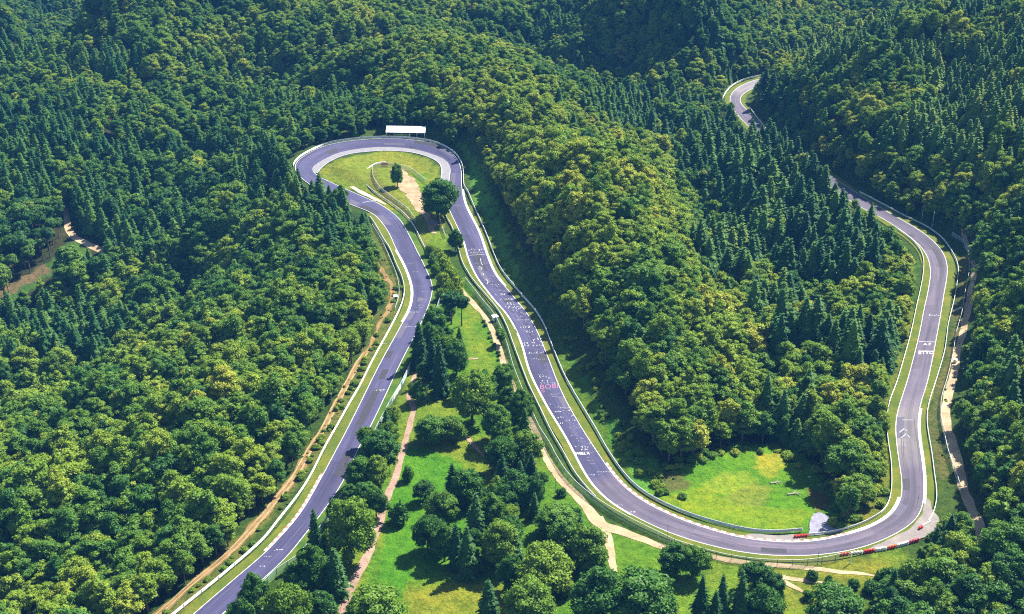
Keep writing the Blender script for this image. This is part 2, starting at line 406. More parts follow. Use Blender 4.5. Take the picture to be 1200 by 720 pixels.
WORNWHITE = plain('worn_white_paint', (.36, .36, .42), .7, var=.3, scale=1.2)
PINK = plain('pink_paint', (.24, .10, .20), .7, var=.25, scale=1.2)
KERBRED = plain('kerb_red', (.30, .16, .15), .7, var=.2, scale=1)
CONCRETE = plain('concrete_slabs', (.19, .185, .21), .85, var=.22, scale=.5)
GALV = plain('galvanised_steel', (.74, .77, .77), .45, .25, var=.10, scale=.6)
WHITESTEEL = plain('white_steel', (.82, .82, .76), .5, 0, var=.08, scale=.6)
DARKSTEEL = plain('dark_steel', (.10, .11, .12), .6, .3, var=.2)
REDPAINT = plain('red_paint', (.55, .035, .02), .5, 0, var=.2, scale=1)
ORANGE = plain('orange_paint', (.60, .13, .03), .5, 0, var=.2, scale=1)
PINKRED = plain('pinkish_red_paint', (.50, .08, .12), .5, 0, var=.2, scale=1)
WHITERUBBER = plain('white_painted_rubber', (.78, .78, .80), .6, 0, var=.12, scale=1)
CLOTH = plain('white_roof_sheet', (.80, .82, .80), .6, 0, var=.04, scale=.4)
BLUECLOTH = plain('pale_blue_cloth', (.50, .62, .74), .7, 0, var=.2, scale=.7)

def ground_like(name, stops, scale=.4, bump=.25, fine=1.8):
    m, nt = newmat(name); pos = wpos(nt)
    n = noise(nt, scale, 6, .65, pos, .3); f = noise(nt, fine, 4, .7, pos)
    c = mixc(nt, 1.0, ramp(nt, n, stops), ramp(nt, f, [(.3, (.7, .72, .7)), (.7, (1.25, 1.25, 1.2))]), 'MULTIPLY')
    out_principled(nt, c, .95, 0, f, bump, .7, .1)
    return m
VERGE = ground_like('verge_grass', [(.3, (.055, .092, .014)), (.5, (.090, .115, .016)), (.7, (.15, .142, .022))], .12)
VERGE_SHADE = ground_like('verge_grass_shaded', [(.3, (.030, .075, .012)), (.5, (.055, .110, .014)), (.7, (.10, .13, .02))], .12)  # darker copy of the verge grass: tree shade put into the colour
DIRT = ground_like('pale_dirt', [(.3, (.25, .18, .11)), (.5, (.36, .27, .18)), (.7, (.46, .36, .25))], .15, .15)
PINKDIRT = ground_like('pinkish_dirt', [(.3, (.20, .125, .095)), (.5, (.28, .185, .15)), (.7, (.36, .26, .21))], .2, .15)
ORANGEDIRT = ground_like('orange_brown_dirt', [(.3, (.15, .095, .036)), (.5, (.23, .145, .065)), (.7, (.31, .21, .11))], .25, .2)
RUT = ground_like('worn_rut', [(.3, (.28, .19, .10)), (.7, (.42, .31, .18))], .3, .1)
GRAVEL = ground_like('violet_grey_gravel', [(.3, (.17, .165, .24)), (.6, (.27, .26, .34)), (.8, (.36, .34, .40))], .5, .3, 2.5)

def fence_mat(name, color, fac):
    m, nt = newmat(name)
    uv = nt.nodes.new('ShaderNodeTexCoord').outputs['UV']
    sep = nt.nodes.new('ShaderNodeSeparateXYZ'); nt.links.new(uv, sep.inputs[0])
    s = math_(nt, 'ADD', sep.outputs[0], sep.outputs[1]); d = math_(nt, 'SUBTRACT', sep.outputs[0], sep.outputs[1])
    fr = lambda v: math_(nt, 'LESS_THAN', math_(nt, 'FRACT', math_(nt, 'MULTIPLY', v, 9.0)), fac)
    wire = math_(nt, 'MAXIMUM', fr(s), fr(d))
    t = nt.nodes.new('ShaderNodeBsdfTransparent'); b = nt.nodes.new('ShaderNodeBsdfDiffuse'); b.inputs[0].default_value = (*color, 1)
    mx = nt.nodes.new('ShaderNodeMixShader'); o = nt.nodes.new('ShaderNodeOutputMaterial')
    nt.links.new(wire, mx.inputs[0]); nt.links.new(t.outputs[0], mx.inputs[1]); nt.links.new(b.outputs[0], mx.inputs[2]); nt.links.new(mx.outputs[0], o.inputs[0])
    return m
NETGREEN = fence_mat('green_wire_netting', (.42, .62, .50), .28)
NETGREY = fence_mat('grey_wire_netting', (.50, .52, .53), .22)
NETBLUE = fence_mat('bluish_wire_netting', (.35, .50, .55), .22)

# ------------------------------------------------------------------ ground sheet with its vegetation zones
PXg, PYg, _ = proj(XX, np.maximum(YY, 50), ZZ)
jx = (fbm(XX, YY, 9, 31) - .5) * 14; jy = (fbm(XX, YY, 9, 47) - .5) * 10
QX, QY = PXg + jx, PYg + jy
ZC = np.empty(XX.shape + (4,), np.float32); ZC[..., 3] = 1
def paint(mask, c): ZC[mask, :3] = c
paint(np.ones(XX.shape, bool), (.030, .036, .014))
paint(DT < 22, (.045, .085, .014))
nA = fbm(XX, YY, 40, 71)
paint(inpoly(QX, QY, MEADOWB), (.085, .185, .012))
paint(inpoly(QX, QY, MEADOWB) & (nA > .58), (.14, .20, .018))
for poly, c in [
  ([(545,360),(590,440),(600,480),(560,470),(545,410)], (.135,.205,.016)),
  ([(700,640),(790,655),(780,690),(715,690)], (.115,.215,.014)),
  ([(470,520),(540,540),(550,600),(510,700),(440,690),(455,600)], (.07,.20,.010)),
  ([(480,690),(600,685),(620,760),(470,760)], (.20,.21,.02)),
  ([(880,655),(1050,650),(1040,690),(960,700),(890,720)], (.17,.19,.022)),
  ([(980,690),(1060,690),(1060,760),(960,760)], (.075,.13,.014)),
  ([(785,680),(860,675),(900,700),(830,740),(780,720)], (.12,.21,.016)),
  ([(370,202),(400,183),(450,177),(500,184),(518,200),(522,250),(515,300),(480,280),(430,228),(405,221)], (.175,.205,.022)),
  ([(480,205),(500,205),(505,240),(490,235)], (.11,.20,.014)),
  ([(505,262),(525,275),(530,320),(500,300)], (.13,.20,.016)),
  ([(440,196),(447,215),(480,245),(498,290),(492,290),(470,250),(436,222),(430,205)], (.16,.15,.03)),
  ([(525,150),(546,190),(560,250),(600,330),(640,400),(700,508),(745,570),(790,600),(830,600),(790,555),(740,520),(690,450),(640,380),(610,320),(585,250),(565,200),(545,170)], (.090,.235,.030)),  # bank grass painted brighter to lift the shade that falls there
  ([(548,215),(572,285),(612,350),(650,420),(700,512),(745,575),(735,545),(680,440),(640,370),(590,300)], (.08,.15,.014)),
  ([(755,582),(795,545),(865,518),(925,518),(965,555),(990,600),(995,622),(930,627),(870,623),(800,603)], (.085,.205,.010)),
  ([(770,585),(820,570),(870,590),(950,600),(940,625),(870,620),(800,600)], (.145,.225,.012)),
  ([(822,570),(835,558),(868,551),(886,562),(860,578),(830,578)], (.17,.25,.02)),
  ([(885,535),(915,530),(922,548),(905,560),(890,556)], (.26,.27,.025)),
  ([(846,582),(878,563),(902,570),(895,594),(865,592)], (.15,.20,.025)),
  ([(945,570),(968,575),(975,595),(955,600)], (.12,.10,.03)),  # brown patch: shade painted into the meadow colour
  ([(765,550),(800,550),(810,570),(780,580)], (.10,.11,.03)),
  ([(0,365),(60,325),(110,298),(86,280),(58,305),(15,338),(-60,365)], (.05,.115,.02)),
  ([(-60,370),(0,350),(60,318),(50,312),(-5,340),(-60,352)], (.16,.11,.06)),
  ([(1118,300),(1124,312),(1122,340),(1112,400),(1098,450),(1088,490),(1096,540),(1099,590),(1120,590),(1108,540),(1100,490),(1112,450),(1122,400),(1132,340),(1134,300)], (.105,.105,.035)),
  ([(1096,560),(1130,560),(1150,620),(1150,640),(1105,610)], (.05,.09,.016)),
  ([(1068,360),(1078,310),(1060,285),(1030,262),(1020,270),(1050,320),(1055,360)], (.06,.13,.016)),
  ([(1060,365),(1074,362),(1052,440),(1042,480),(1044,560),(1036,600),(990,625),(990,600),(1030,580),(1034,480)], (.13,.15,.02)),
  ([(360,560),(410,495),(465,380),(470,350),(455,300),(430,260),(438,300),(452,345),(440,385),(395,480),(340,560),(190,720),(160,760),(210,730)], (.12,.13,.03))]:
    paint(inpoly(QX, QY, poly), c)
ZC[..., :3] *= np.where(ZC[..., 1:2] > .06, np.array([.74, .80, .8], np.float32), 1)
nv, nh = XX.shape
idx = np.arange(nv * nh).reshape(nv, nh)
fc = np.stack([idx[:-1, :-1], idx[:-1, 1:], idx[1:, 1:], idx[1:, :-1]], -1).reshape(-1, 4)
me = mesh_from('ground', np.stack([XX, YY, ZZ], -1).reshape(-1, 3), fc, [GROUND], smooth_shade=True, colors=ZC.reshape(-1, 4))
tag(link('ground', me), 'hilly grass and forest floor under the whole landscape', 'ground', kind='structure')

# ------------------------------------------------------------------ strips
def normals2(P):
    d = np.gradient(P[:, :2], axis=0); d /= np.maximum(np.linalg.norm(d, axis=1), 1e-9)[:, None]
    return np.stack([-d[:, 1], d[:, 0]], 1)      # left of travel

def strip_mesh(name, A, B, mats, cols=1, fmat=None, colors=None):
    n = len(A)
    V = np.concatenate([(A * (1 - k / cols) + B * (k / cols)) for k in range(cols + 1)])
    fs = []
    for k in range(cols):
        i = np.arange(n - 1)
        fs.append(np.stack([k * n + i, (k + 1) * n + i, (k + 1) * n + i + 1, k * n + i + 1], -1))
    fs = np.concatenate(fs)
    return mesh_from(name, V, fs, mats, fmat, colors=None if colors is None else np.concatenate([colors] * (cols + 1)))

def lift(P, z): Q = P.copy(); Q[:, 2] += z; return Q

TPx, TPy, _ = proj(TC[:, 0], TC[:, 1], TC[:, 2])
def idx_at(px, py, lo=0, hi=None):
    hi = hi or TN
    return lo + int(((TPx[lo:hi] - px) ** 2 + (TPy[lo:hi] - py) ** 2).argmin())
I_HP = idx_at(470, 168)
rc = np.ones((TN, 4), np.float32)
base_blue = np.array([.049, .048, .112]); base_lilac = np.array([.086, .075, .114]); base_pale = np.array([.135, .124, .142])
def setc(a, b, c, soft=6):
    k = np.arange(TN); wgt = smooth(k, a - soft, a + soft) * (1 - smooth(k, b - soft, b + soft))
    rc[:, :3] = rc[:, :3] * (1 - wgt[:, None]) + c * wgt[:, None]
rc[:, :3] = base_blue
I_RS = idx_at(702, 565); I_R2 = idx_at(1068, 540); I_R3 = idx_at(1080, 420); I_END = idx_at(1000, 235)
setc(I_RS, TN + 50, base_lilac, 2)
setc(I_R2, idx_at(1065, 478), base_pale, 5)
setc(idx_at(1098, 330), idx_at(1075, 445), base_pale * .9, 6)
setc(idx_at(1055, 262), idx_at(1097, 300), base_blue * .95, 5)
setc(idx_at(870, 115), TN + 50, base_pale * 1.25, 5)
setc(idx_at(475, 285), idx_at(487, 310), base_lilac, 3)
setc(idx_at(455, 420), idx_at(430, 480), base_lilac * .95, 8)
road_o = link('race_track', strip_mesh('race_track', TL, TRR, [ASPHALT], 8, colors=rc))
me_ = road_o.data; uv_ = me_.uv_layers.new(name='UV'); vi_ = np.empty(len(me_.loops), np.int32); me_.loops.foreach_get('vertex_index', vi_)
uv_.data.foreach_set('uv', np.stack([(vi_ // TN) / 8.0, (vi_ % TN) * 2.0], 1).astype(np.float32).ravel())
tag(road_o, 'violet grey asphalt race track winding round the wooded spur', 'road', kind='structure')

def edge_strip(E, side, off, width, i0=0, i1=None, z=.012, jit=0):
    P = E[i0:i1]; n = normals2(E)[i0:i1] * side
    o = off + (jit * (vnoise(np.arange(len(P)), 0 * P[:, 0], 4, 5) - .5) if jit else 0)
    w = width + (jit * (vnoise(np.arange(len(P)), 0 * P[:, 0], 5, 9) - .5) if jit else 0)
    A = P.copy(); B = P.copy()
    A[:, :2] += n * np.reshape(o * np.ones(len(P)), (-1, 1)); B[:, :2] += n * np.reshape((o + w) * np.ones(len(P)), (-1, 1))
    A[:, 2] += z; B[:, 2] += z
    return (A, B) if side < 0 else (B, A)

for nm, E, s in (('edge_line', TL, 1), ('edge_line', TRR, -1)):
    A, B = edge_strip(E, -s, .06, .16, z=.014)
    o = link(nm, strip_mesh(nm, A, B, [WHITE]), road_o)
# grass verges
def verge(E, side, i0, i1, w, mat, off=.0):
    A, B = edge_strip(E, side, off, w, i0, i1, z=-.02, jit=.3)
    B2 = A if side > 0 else B
    o = link('grass_verge', strip_mesh('grass_verge', A, B, [mat], 2)); return tag(o, 'mown grass verge between the asphalt and its guardrail', 'verge', kind='structure')
i_a = idx_at(440, 250, 0, I_HP); i_b = idx_at(540, 240, I_HP)
verge(TL, 1, 0, i_a, 3.4, VERGE); verge(TRR, -1, 0, i_a, 3.0, VERGE_SHADE)
verge(TL, 1, i_b, TN - 1, 3.3, VERGE); verge(TRR, -1, i_b, TN - 1, 3.2, VERGE)

# kerbs
def kerb(E, side, p0, p1, w, block, colA, colB, label, lo=0, hi=None):
    i0, i1 = sorted((idx_at(*p0, lo, hi), idx_at(*p1, lo, hi)))
    P = resample(E[i0:i1 + 1], block); n = normals2(P) * side
    V = []; fs = []; fm = []
    prof = [(.0, .018), (.3 * w, .07), (w, .10), (w + .05, -.15)]
    for i in range(len(P)):
        for (o, z) in prof: V.append((P[i, 0] + n[i, 0] * o, P[i, 1] + n[i, 1] * o, P[i, 2] + z))
    k = len(prof)
    for i in range(len(P) - 1):
        for j in range(k - 1):
            a = i * k + j; q = (a, a + 1, a + k + 1, a + k)
            fs.append(q if side < 0 else q[::-1]); fm.append(i % 2)
    o = link('kerb', mesh_from('kerb', V, fs, [colA, colB], fm))
    return tag(o, label, 'kerb', kind='structure')
kerb(TL, 1, (325,645), (392,555), .8, 1.5, WHITE, KERBRED, 'white and dull red block kerb on the lower straight', 0, I_HP)
kerb(TL, 1, (483,378), (478,292), .8, 3, WHITE, WHITE, 'broad white kerb inside the bend before the hairpin', 0, I_HP)
kerb(TL, 1, (533,222), (580,336), .8, 1.4, WHITE, WORNWHITE, 'white block kerb outside the track below the hairpin', I_HP)
kerb(TL, 1, (696,546), (1002,636), .8, 1.5, WHITE, KERBRED, 'red and white block kerb inside the long bottom bend', I_HP)
kerb(TL, 1, (1002,636), (1069,588), .85, 3, WHITE, WHITE, 'solid white kerb on the tightest part of the bottom bend', I_HP)
kerb(TRR, -1, (1065,480), (1070,586), .75, 1.4, WHITE, WORNWHITE, 'white block kerb on the outside of the valley road', I_HP)
kerb(TRR, -1, (606,398), (745,600), .5, 4, WHITE, WHITE, 'pale concrete kerb along the meadow side of the straight', I_HP)
kerb(TRR, -1, (548,282), (604,394), .4, 4, WHITE, WHITE, 'narrow white kerb on the meadow side below the hairpin', I_HP)

# concrete lane of the hairpin
ci = [(371,206),(371.5,203),(374,199),(384,190.5),(400,183),(415,179.3),(437,177.2),(450,176.4),(480,178),(495,181.3),(507.5,186),(515,191),(518,197.5),(518,205),(516.5,214)]
i0, i1 = idx_at(360, 204, 0, I_HP), idx_at(533, 214, I_HP)
co = TRR[i0:i1 + 1]
cc = catmull([[*at(a, b, -.02), -.02] for a, b in ci], 8)
nK = 90
A = np.stack([np.interp(np.linspace(0, 1, nK), np.linspace(0, 1, len(co)), co[:, k]) for k in range(3)], 1)
q = resample(cc, 1.0)
B = np.array([q[((q[:, :2] - a[:2]) ** 2).sum(1).argmin()] for a in A]); B = gsmooth(B, 2)
B[:, 2] = .0
o = link('concrete_lane', strip_mesh('concrete_lane', lift(A, .005), B, [CONCRETE], 2)); tag(o, 'pale concrete slab lane on the inside of the hairpin', 'road', kind='structure')
A2, B2 = B.copy(), B.copy(); nn = normals2(B); B2[:, :2] -= nn * .45; A2[:, 2] += .02; B2[:, 2] += .02
o = link('kerb', strip_mesh('kerb', A2, B2, [WORNWHITE])); tag(o, 'thin white concrete edge around the hairpin infield', 'kerb', kind='structure')

# flat patches given as pixel outlines
def patch(name, poly, mat, label, cat, z=.03, kind='structure', on_ground=False):
    from mathutils.geometry import tessellate_polygon
    from mathutils import Vector
    P = catmull(np.array(poly + [poly[0]], float), 4)[:-1]
    V = []
    for a, b in P:
        x, y = at(a, b, 0.0); V.append((x + random.uniform(-.25, .25), y + random.uniform(-.3, .3), z))
    tris = tessellate_polygon([[Vector(v) for v in V]])
    out = []
    for t in tris:
        a, b, c = (np.array(V[i]) for i in t)
        if np.cross(b - a, c - a)[2] < 0: t = (t[0], t[2], t[1])
        out.append(tuple(t))
    o = link(name, mesh_from(name, V, out, [mat])); return tag(o, label, cat, kind=kind)
RUNOFF = newmat('x')[0]
bpy.data.materials.remove(RUNOFF)
RUNOFF = ground_like('runoff_asphalt', [(.3, (.16, .14, .15)), (.5, (.21, .185, .19)), (.7, (.27, .24, .23))], .12, .03, 2.2)
patch('runoff', [(1012,645),(1030,637.5),(1052,627),(1071,615),(1081,601),(1084,586),(1088,585),(1094,599),(1101,610),(1098,618),(1090,626),(1078,632),(1066,635),(1040,641)], RUNOFF, 'pale grey run-off area outside the bottom bend', 'run-off', .0)
patch('runoff', [(868,628),(885,625.5),(910,627),(935,626.5),(946,627),(940,632),(925,634),(900,632.5)], RUNOFF, 'narrow pale run-off strip inside the bottom bend', 'run-off', -.005)

def ribbon(name, pts, w, mat, label, cat='path', z=.10, ground=True, jit=.5, cols=4, kind='structure', parent=None, offs=0.0):
    """a path laid on the ground along a pixel polyline; w is metres or a list of metres"""
    if ground: P = np.array([hit(a, b) for a, b in pts])
    else: P = np.array([[*at(a, b, 0), 0] for a, b in pts])
    ws = np.full(len(P), w, float) if np.isscalar(w) else np.array(w, float)
    P = catmull(np.c_[P, ws], 6); P = resample(P, 1.5)
    n = normals2(P); ws = P[:, 3]
    k = np.arange(len(P)); s0 = random.randint(0, 999)
    l = ws / 2 + jit * (fbm(k * 1.5, k * 0, 6, s0, 3) - .5) * 2; r = ws / 2 + jit * (fbm(k * 1.5, k * 0, 6, s0 + 50, 3) - .5) * 2
    A = P[:, :3].copy(); B = A.copy()
    A[:, :2] += n * (l + offs)[:, None]; B[:, :2] -= n * (r - offs)[:, None]
    V = np.concatenate([A * (1 - t) + B * t for t in np.linspace(0, 1, cols + 1)])
    V[:, 2] = hz(V[:, 0], V[:, 1]) + z
    m = len(P); fs = []
    for c_ in range(cols):
        i = np.arange(m - 1); fs.append(np.stack([c_ * m + i, (c_ + 1) * m + i, (c_ + 1) * m + i + 1, c_ * m + i + 1], -1))
    o = link(name, mesh_from(name, V, np.concatenate(fs), [mat]), parent)
    if parent is None: tag(o, label, cat, kind=kind)
    return o

LTRACK = [(150,752),(190,716),(224,685),(250,664),(266,650),(285,631),(303,611),(321,589),(344,561),(365,524),(377,506),(394,474),(420,426),(428,414),(437,400),(445,381),(456,360),(460,345),(456,329),(447,318),(439,297)]
p = ribbon('dirt_path', LTRACK, [4.2,4.2,4.2,4,3.6,3.6,3.6,3.3,3,2.9,2.7,2.5,2.2,2.2,2,1.8,1.8,1.8,1.8,1.8,1.4], ORANGEDIRT, 'orange brown double-track dirt path between forest and guardrail', jit=1.1)
for s in (-1, 1): ribbon('wheel_rut', LTRACK[:14], .55, RUT, '', z=.14, jit=.15, cols=1, parent=p, offs=s * .95)
ribbon('dirt_path', [(537,334),(545,345),(556,358),(569,373),(580,394),(587,415),(595,437),(607,466),(627,508),(642,540),(659,564),(675,581),(690,598),(706,616),(730,624),(752,632),(779,642),(830,652),(862,658),(910,663),(960,667.5),(993,671),(1034,676)], [1.5,2.2,2.2,2.2,2.4,2.6,2.6,2.6,2.8,3,3.2,3.4,4,5,4.2,3.6,3,2.4,2.2,2.2,2.0,1.7,.6], DIRT, 'pale sandy footpath following the catch fence', z=.10)
ribbon('dirt_path', [(700,606),(708,625),(714,642),(718,662),(722,690)], [4.2,3.8,2.8,2.0,.8], DIRT, 'short pale path branching down from the junction', z=.125)
ribbon('dirt_path', [(560,420),(500,428),(487,440),(482,455),(480,467),(484,480),(480,500),(475,517),(470,536),(464,556),(455,580),(443,617),(430,652),(416,680),(405,704),(398,730)], [1.2,1.6,1.8,2,2.2,2.2,2.2,2.3,2.5,2.5,2.6,2.7,2.7,2.8,2.8,2.8], PINKDIRT, 'pinkish dirt path crossing the bright meadow', z=.10)
ribbon('dirt_path', [(541,505),(548,514),(558,525),(568,536),(575,545)], 1.8, PINKDIRT, 'short stub of pinkish path among the meadow bushes', z=.10)
ribbon('dirt_path', [(895,668),(910,674),(930,679),(960,683),(985,685)], [1.2,1.8,1.7,1.4,.4], DIRT, 'second pale path running below the footpath', z=.115)
ribbon('dirt_path', [(908,673),(917,680),(928,687),(947,698)], [1.6,1.8,1.8,.6], DIRT, 'short sandy spur path beside the oak', z=.13)
ribbon('dirt_path', [(1128,262),(1129,272),(1132.5,287),(1139,299),(1142,316),(1140,328),(1137,343),(1135,360),(1131,375),(1126,397),(1121,416),(1119,435),(1115,450),(1109,474),(1107.5,489),(1110,505),(1116,523),(1121,541),(1126,560),(1133,585),(1146,613),(1153,636),(1158,655)], [1,1.6,1.8,2.2,3,2.4,2.4,2.8,2.8,2.8,2.6,2.8,3.2,3.4,3.4,3.4,3.4,3.4,3.2,3.2,3.4,3.2,2.6], DIRT, 'pale dirt track under the dark hillside beyond the outer fence', z=.10)
ribbon('dirt_path', [(76,240),(77.5,252),(81,271),(88,279),(100,285),(112,291),(124,297)], [2.4,3.0,3.8,4.2,4.2,4.2,3.8], DIRT, 'grey pink forest track in the clearing on the far slope', z=.15)
ribbon('dirt_path', [(465,198),(472,207),(478,218),(486,232),(492,243),(499,253),(505,262),(508,274)], [7,9,9.5,8,5.5,4.5,3.5,1.5], ground_like('trampled_sand', [(.3, (.20, .145, .09)), (.5, (.30, .22, .145)), (.7, (.40, .31, .21))], .2, .15), 'broad trampled sandy ground inside the hairpin', z=.11, jit=2.2)
ribbon('dirt_path', [(412,219),(424,226),(436,232),(452,240)], [2,3,2.4,1.2], ground_like('gravel_bed', [(.3, (.33,.28,.22)), (.7, (.48,.42,.34))], .3), 'gravel apron beside the hairpin exit', z=.12)

# graded gravel slope beyond the bottom bend
patch('gravel_patch', [(948,627.5),(949,615),(952,604),(957,601),(965,602),(973,608),(981,615),(989,621.5),(975,625),(962,627)], GRAVEL, 'violet grey gravel spill inside the bottom bend', 'gravel', .0)

# ------------------------------------------------------------------ guardrails and fences
def polyline(pts, z=0.0, step=2.0, sig=1.2, ground=False, zoff=0.0):
    if ground: P = np.array([hit(a, b) for a, b in pts])
    else: P = np.array([[*at(a, b, z), z] for a, b in pts])
    P = resample(catmull(P, 6), step); P = gsmooth(P, sig)
    return P

def sweep(P, prof, closed=True):
    n = normals2(P); k = len(prof); V = []
    for i in range(len(P)):
        for (o, z) in prof: V.append((P[i, 0] + n[i, 0] * o, P[i, 1] + n[i, 1] * o, P[i, 2] + z))
    fs = []
    for i in range(len(P) - 1):
        for j in range(k if closed else k - 1):
            a = i * k + j; b = i * k + (j + 1) % k
            fs.append((a, b, b + k, a + k))
    if closed: fs += [tuple(range(k))[::-1], tuple(range((len(P) - 1) * k, len(P) * k))]
    return V, fs

def boxmesh(name, sx, sy, sz, mats, bevel=.0):
    import bmesh
    bm = bmesh.new(); bmesh.ops.create_cube(bm, size=1)
    for v in bm.verts: v.co.x *= sx; v.co.y *= sy; v.co.z = (v.co.z + .5) * sz
    if bevel: bmesh.ops.bevel(bm, geom=list(bm.edges), offset=bevel, segments=1, affect='EDGES')
    me = bpy.data.meshes.new(name); bm.to_mesh(me); bm.free()
    for m in mats: me.materials.append(m)
    return me
def wbeam(z0, h=.32, t=.05, d=.08):
    out = [(0, 0), (d, .18), (d, .36), (0, .5), (d, .64), (d, .82), (0, 1)]
    a = [(o + t, z0 + z * h) for o, z in out]
    return a + [(o, z) for o, z in [(x - t * 1.6, y) for x, y in a[::-1]]]

POSTM = boxmesh('guardrail_post', .14, .14, 1.0, [GALV])
POSTL = boxmesh('fence_post', .12, .12, 1.0, [DARKSTEEL])
def frame_of(P, i):
    d = P[min(i + 1, len(P) - 1), :2] - P[max(i - 1, 0), :2]
    return math.atan2(d[1], d[0])

def guardrail(pts, beams, label, mat=None, zrail=None, post_every=4, P=None, group=None):
    mat = mat or GALV
    P = polyline(pts, 0) if P is None else P
    base = P[len(P) // 2].copy()
    t = link('guardrail', None, loc=base); tag(t, label, 'guardrail', group)
    Q = P - base
    for z0 in beams:
        V, fs = sweep(Q, wbeam(z0)); link('rail', mesh_from('rail', V, fs, [mat]), t)
    top = max(beams) + .32
    for i in range(1, len(Q) - 1, post_every):
        o = link('post', POSTM, t, (Q[i, 0], Q[i, 1], Q[i, 2] - .4)); o.rotation_euler[2] = frame_of(Q, i); o.scale = (1, 1, top + .42)
    return t
B3 = (.18, .54, .90); B2 = (.22, .60)
R1 = [(150,771),(175,746),(209,717),(260,676),(310,632),(324,614),(350,581),(364,559),(381,525),(397,497),(412,470),(421,455),(436,425),(460,381),(470,360),(474,344),(471.5,327),(464,310),(456,291),(451,284),(442.5,269),(434,256)]
R2 = [(452,191),(440,193),(432.5,197.5),(427,204),(426,211),(431,220),(445,230.5),(461,241.5),(475,253),(485,266),(494,284),(500,296),(506,308),(512.5,321),(516,335),(517,345)]
R3 = [(519,246),(524,257),(530,268),(536,287),(542,309),(554,329),(566,343),(577,356),(586,368),(594,384),(601,403),(609,425),(619,451),(631,476),(646,507),(660,531),(672,553),(684,569),(698,584)]
R4 = [(344,198),(349,188),(365,177),(386,168.6),(410,164.3),(430,162.2),(451,161.5),(476,162),(498,164.6),(513,168),(529,176.5),(538.5,186),(543.5,198),(544.5,210),(547,222),(555,242),(562.5,259),(570,276),(579,300),(587.5,318),(599,332.5),(613,349),(628,366),(637.5,382),(645,402),(652.5,421),(661,441),(676,468),(700,508),(711,528),(725,549),(739,566),(756,580),(787,596),(812,606),(847,616),(880,623.5),(910,625),(940,622.5)]
R5 = [(947,628),(964,626.5),(980,623.5),(995,620),(1009,615),(1020,610),(1037,598),(1044,580),(1045,559),(1044,540),(1041,520),(1039,497),(1041,479),(1043,470),(1051,449),(1059,422),(1066,397),(1071,375),(1074.5,358),(1078,343),(1082,320),(1082,304),(1077,292),(1065,279),(1052,270)]
R6 = [(1007,226),(1015,230),(1037,241.5),(1060,254),(1085,266),(1104,280),(1117,299),(1122.5,313),(1121,335),(1118,352),(1111,381),(1107,411),(1097,446),(1089,471),(1086,488),(1087,505),(1091,528),(1095,559),(1097.5,580),(1096,594),(1092,606),(1088,612)]
guardrail(R1, B3, 'tall white three-beam guardrail between the orange dirt path and the track', WHITESTEEL)
guardrail(R2, B2, 'curled guardrail wrapping the hairpin infield then following the verge downhill')
guardrail(R3, B2, 'guardrail on the meadow side of the middle straight')
# the outer wall of the hairpin climbs with the banking
P4 = polyline(R4, 0)
d4, j4 = near_track(P4[:, 0], P4[:, 1], TL)
for k in range(len(P4)):
    if j4[k] < idx_at(545, 222, I_HP):
        e = TL[j4[k]]; n_ = normals2(TL)[j4[k]]
        P4[k, :2] = e[:2] + n_ * .9; P4[k, 2] = e[2]
P4 = gsmooth(P4, 1.5)
guardrail(None, B3, 'long pale guardrail round the outside of the hairpin and down the straight', P=P4, post_every=6)
guardrail(R5, B2, 'pale guardrail on the inner side of the bottom bend and valley road', WHITESTEEL)
guardrail(R6, B2, 'pale guardrail on the outer side of the valley road', post_every=5)
guardrail([(877.5,126),(885,136),(893,146),(901,156.5),(908,164)], B2, 'short far guardrail beside the half hidden road in the valley', WHITESTEEL, P=polyline([(877.5,126),(885,136),(893,146),(901,156.5),(908,164)], -12))
guardrail(None, B3, 'pale curved guardrail round the outside of the farthest bend', WHITESTEEL, P=polyline([(847,117),(850,110),(859,100.5),(874,93.5),(890,90),(925,84),(965,79)], -16))

def fence(pts, height, net, label, post_every=3, post=None, ground=True, name='catch_fence', cat='fence', step=1.6, lean=0.0):
    P = polyline(pts, 0, step, 1.0, ground)
    if ground: P[:, 2] = hz(P[:, 0], P[:, 1])
    base = P[len(P) // 2].copy(); Q = P - base
    t = link(name, None, loc=base); tag(t, label, cat)
    n = len(Q); d = np.r_[0, np.cumsum(np.linalg.norm(np.diff(Q, axis=0), axis=1))]
    V = np.concatenate([Q + [0, 0, .05], Q + [0, 0, height]]); i = np.arange(n - 1)
    me = mesh_from('netting', V, np.stack([i, i + 1, n + i + 1, n + i], -1), [net])
    uv = me.uv_layers.new(name='UV'); co = np.empty(2 * len(me.loops)); vi = np.empty(len(me.loops), np.int32); me.loops.foreach_get('vertex_index', vi)
    uv.data.foreach_set('uv', np.stack([d[vi % n], np.where(vi < n, 0, height)], 1).ravel())
    link('netting', me, t)
    V, fs = sweep(lift(Q, height), [(.04, -.04), (.04, .04), (-.04, .04), (-.04, -.04)]); link('top_rail', mesh_from('top_rail', V, fs, [GALV]), t)
    for i in range(0, n, post_every):
        o = link('post', POSTL if post is None else post, t, (Q[i, 0], Q[i, 1], Q[i, 2] - .3)); o.rotation_euler[2] = frame_of(Q, i); o.scale = (1, 1, height + .4)
    return t
POSTG = boxmesh('galvanised_post', .1, .1, 1.0, [GALV])
fence([(545,331),(556,345),(566,358),(577,371),(585,385),(594,408),(601,433),(610,457),(621,482),(632,507),(643,524),(652,541),(665,561),(684,580),(703,594),(735,613),(765,628),(790,640)], 2.6, NETGREEN, 'greenish wire catch fence between the footpath and the middle straight', 3, POSTG)
fence([(790,640),(815,648),(840,655),(865,660),(890,663),(915,664),(940,664),(965,661),(984,657)], 2.6, NETGREY, 'grey wire catch fence outside the bottom bend', 3)
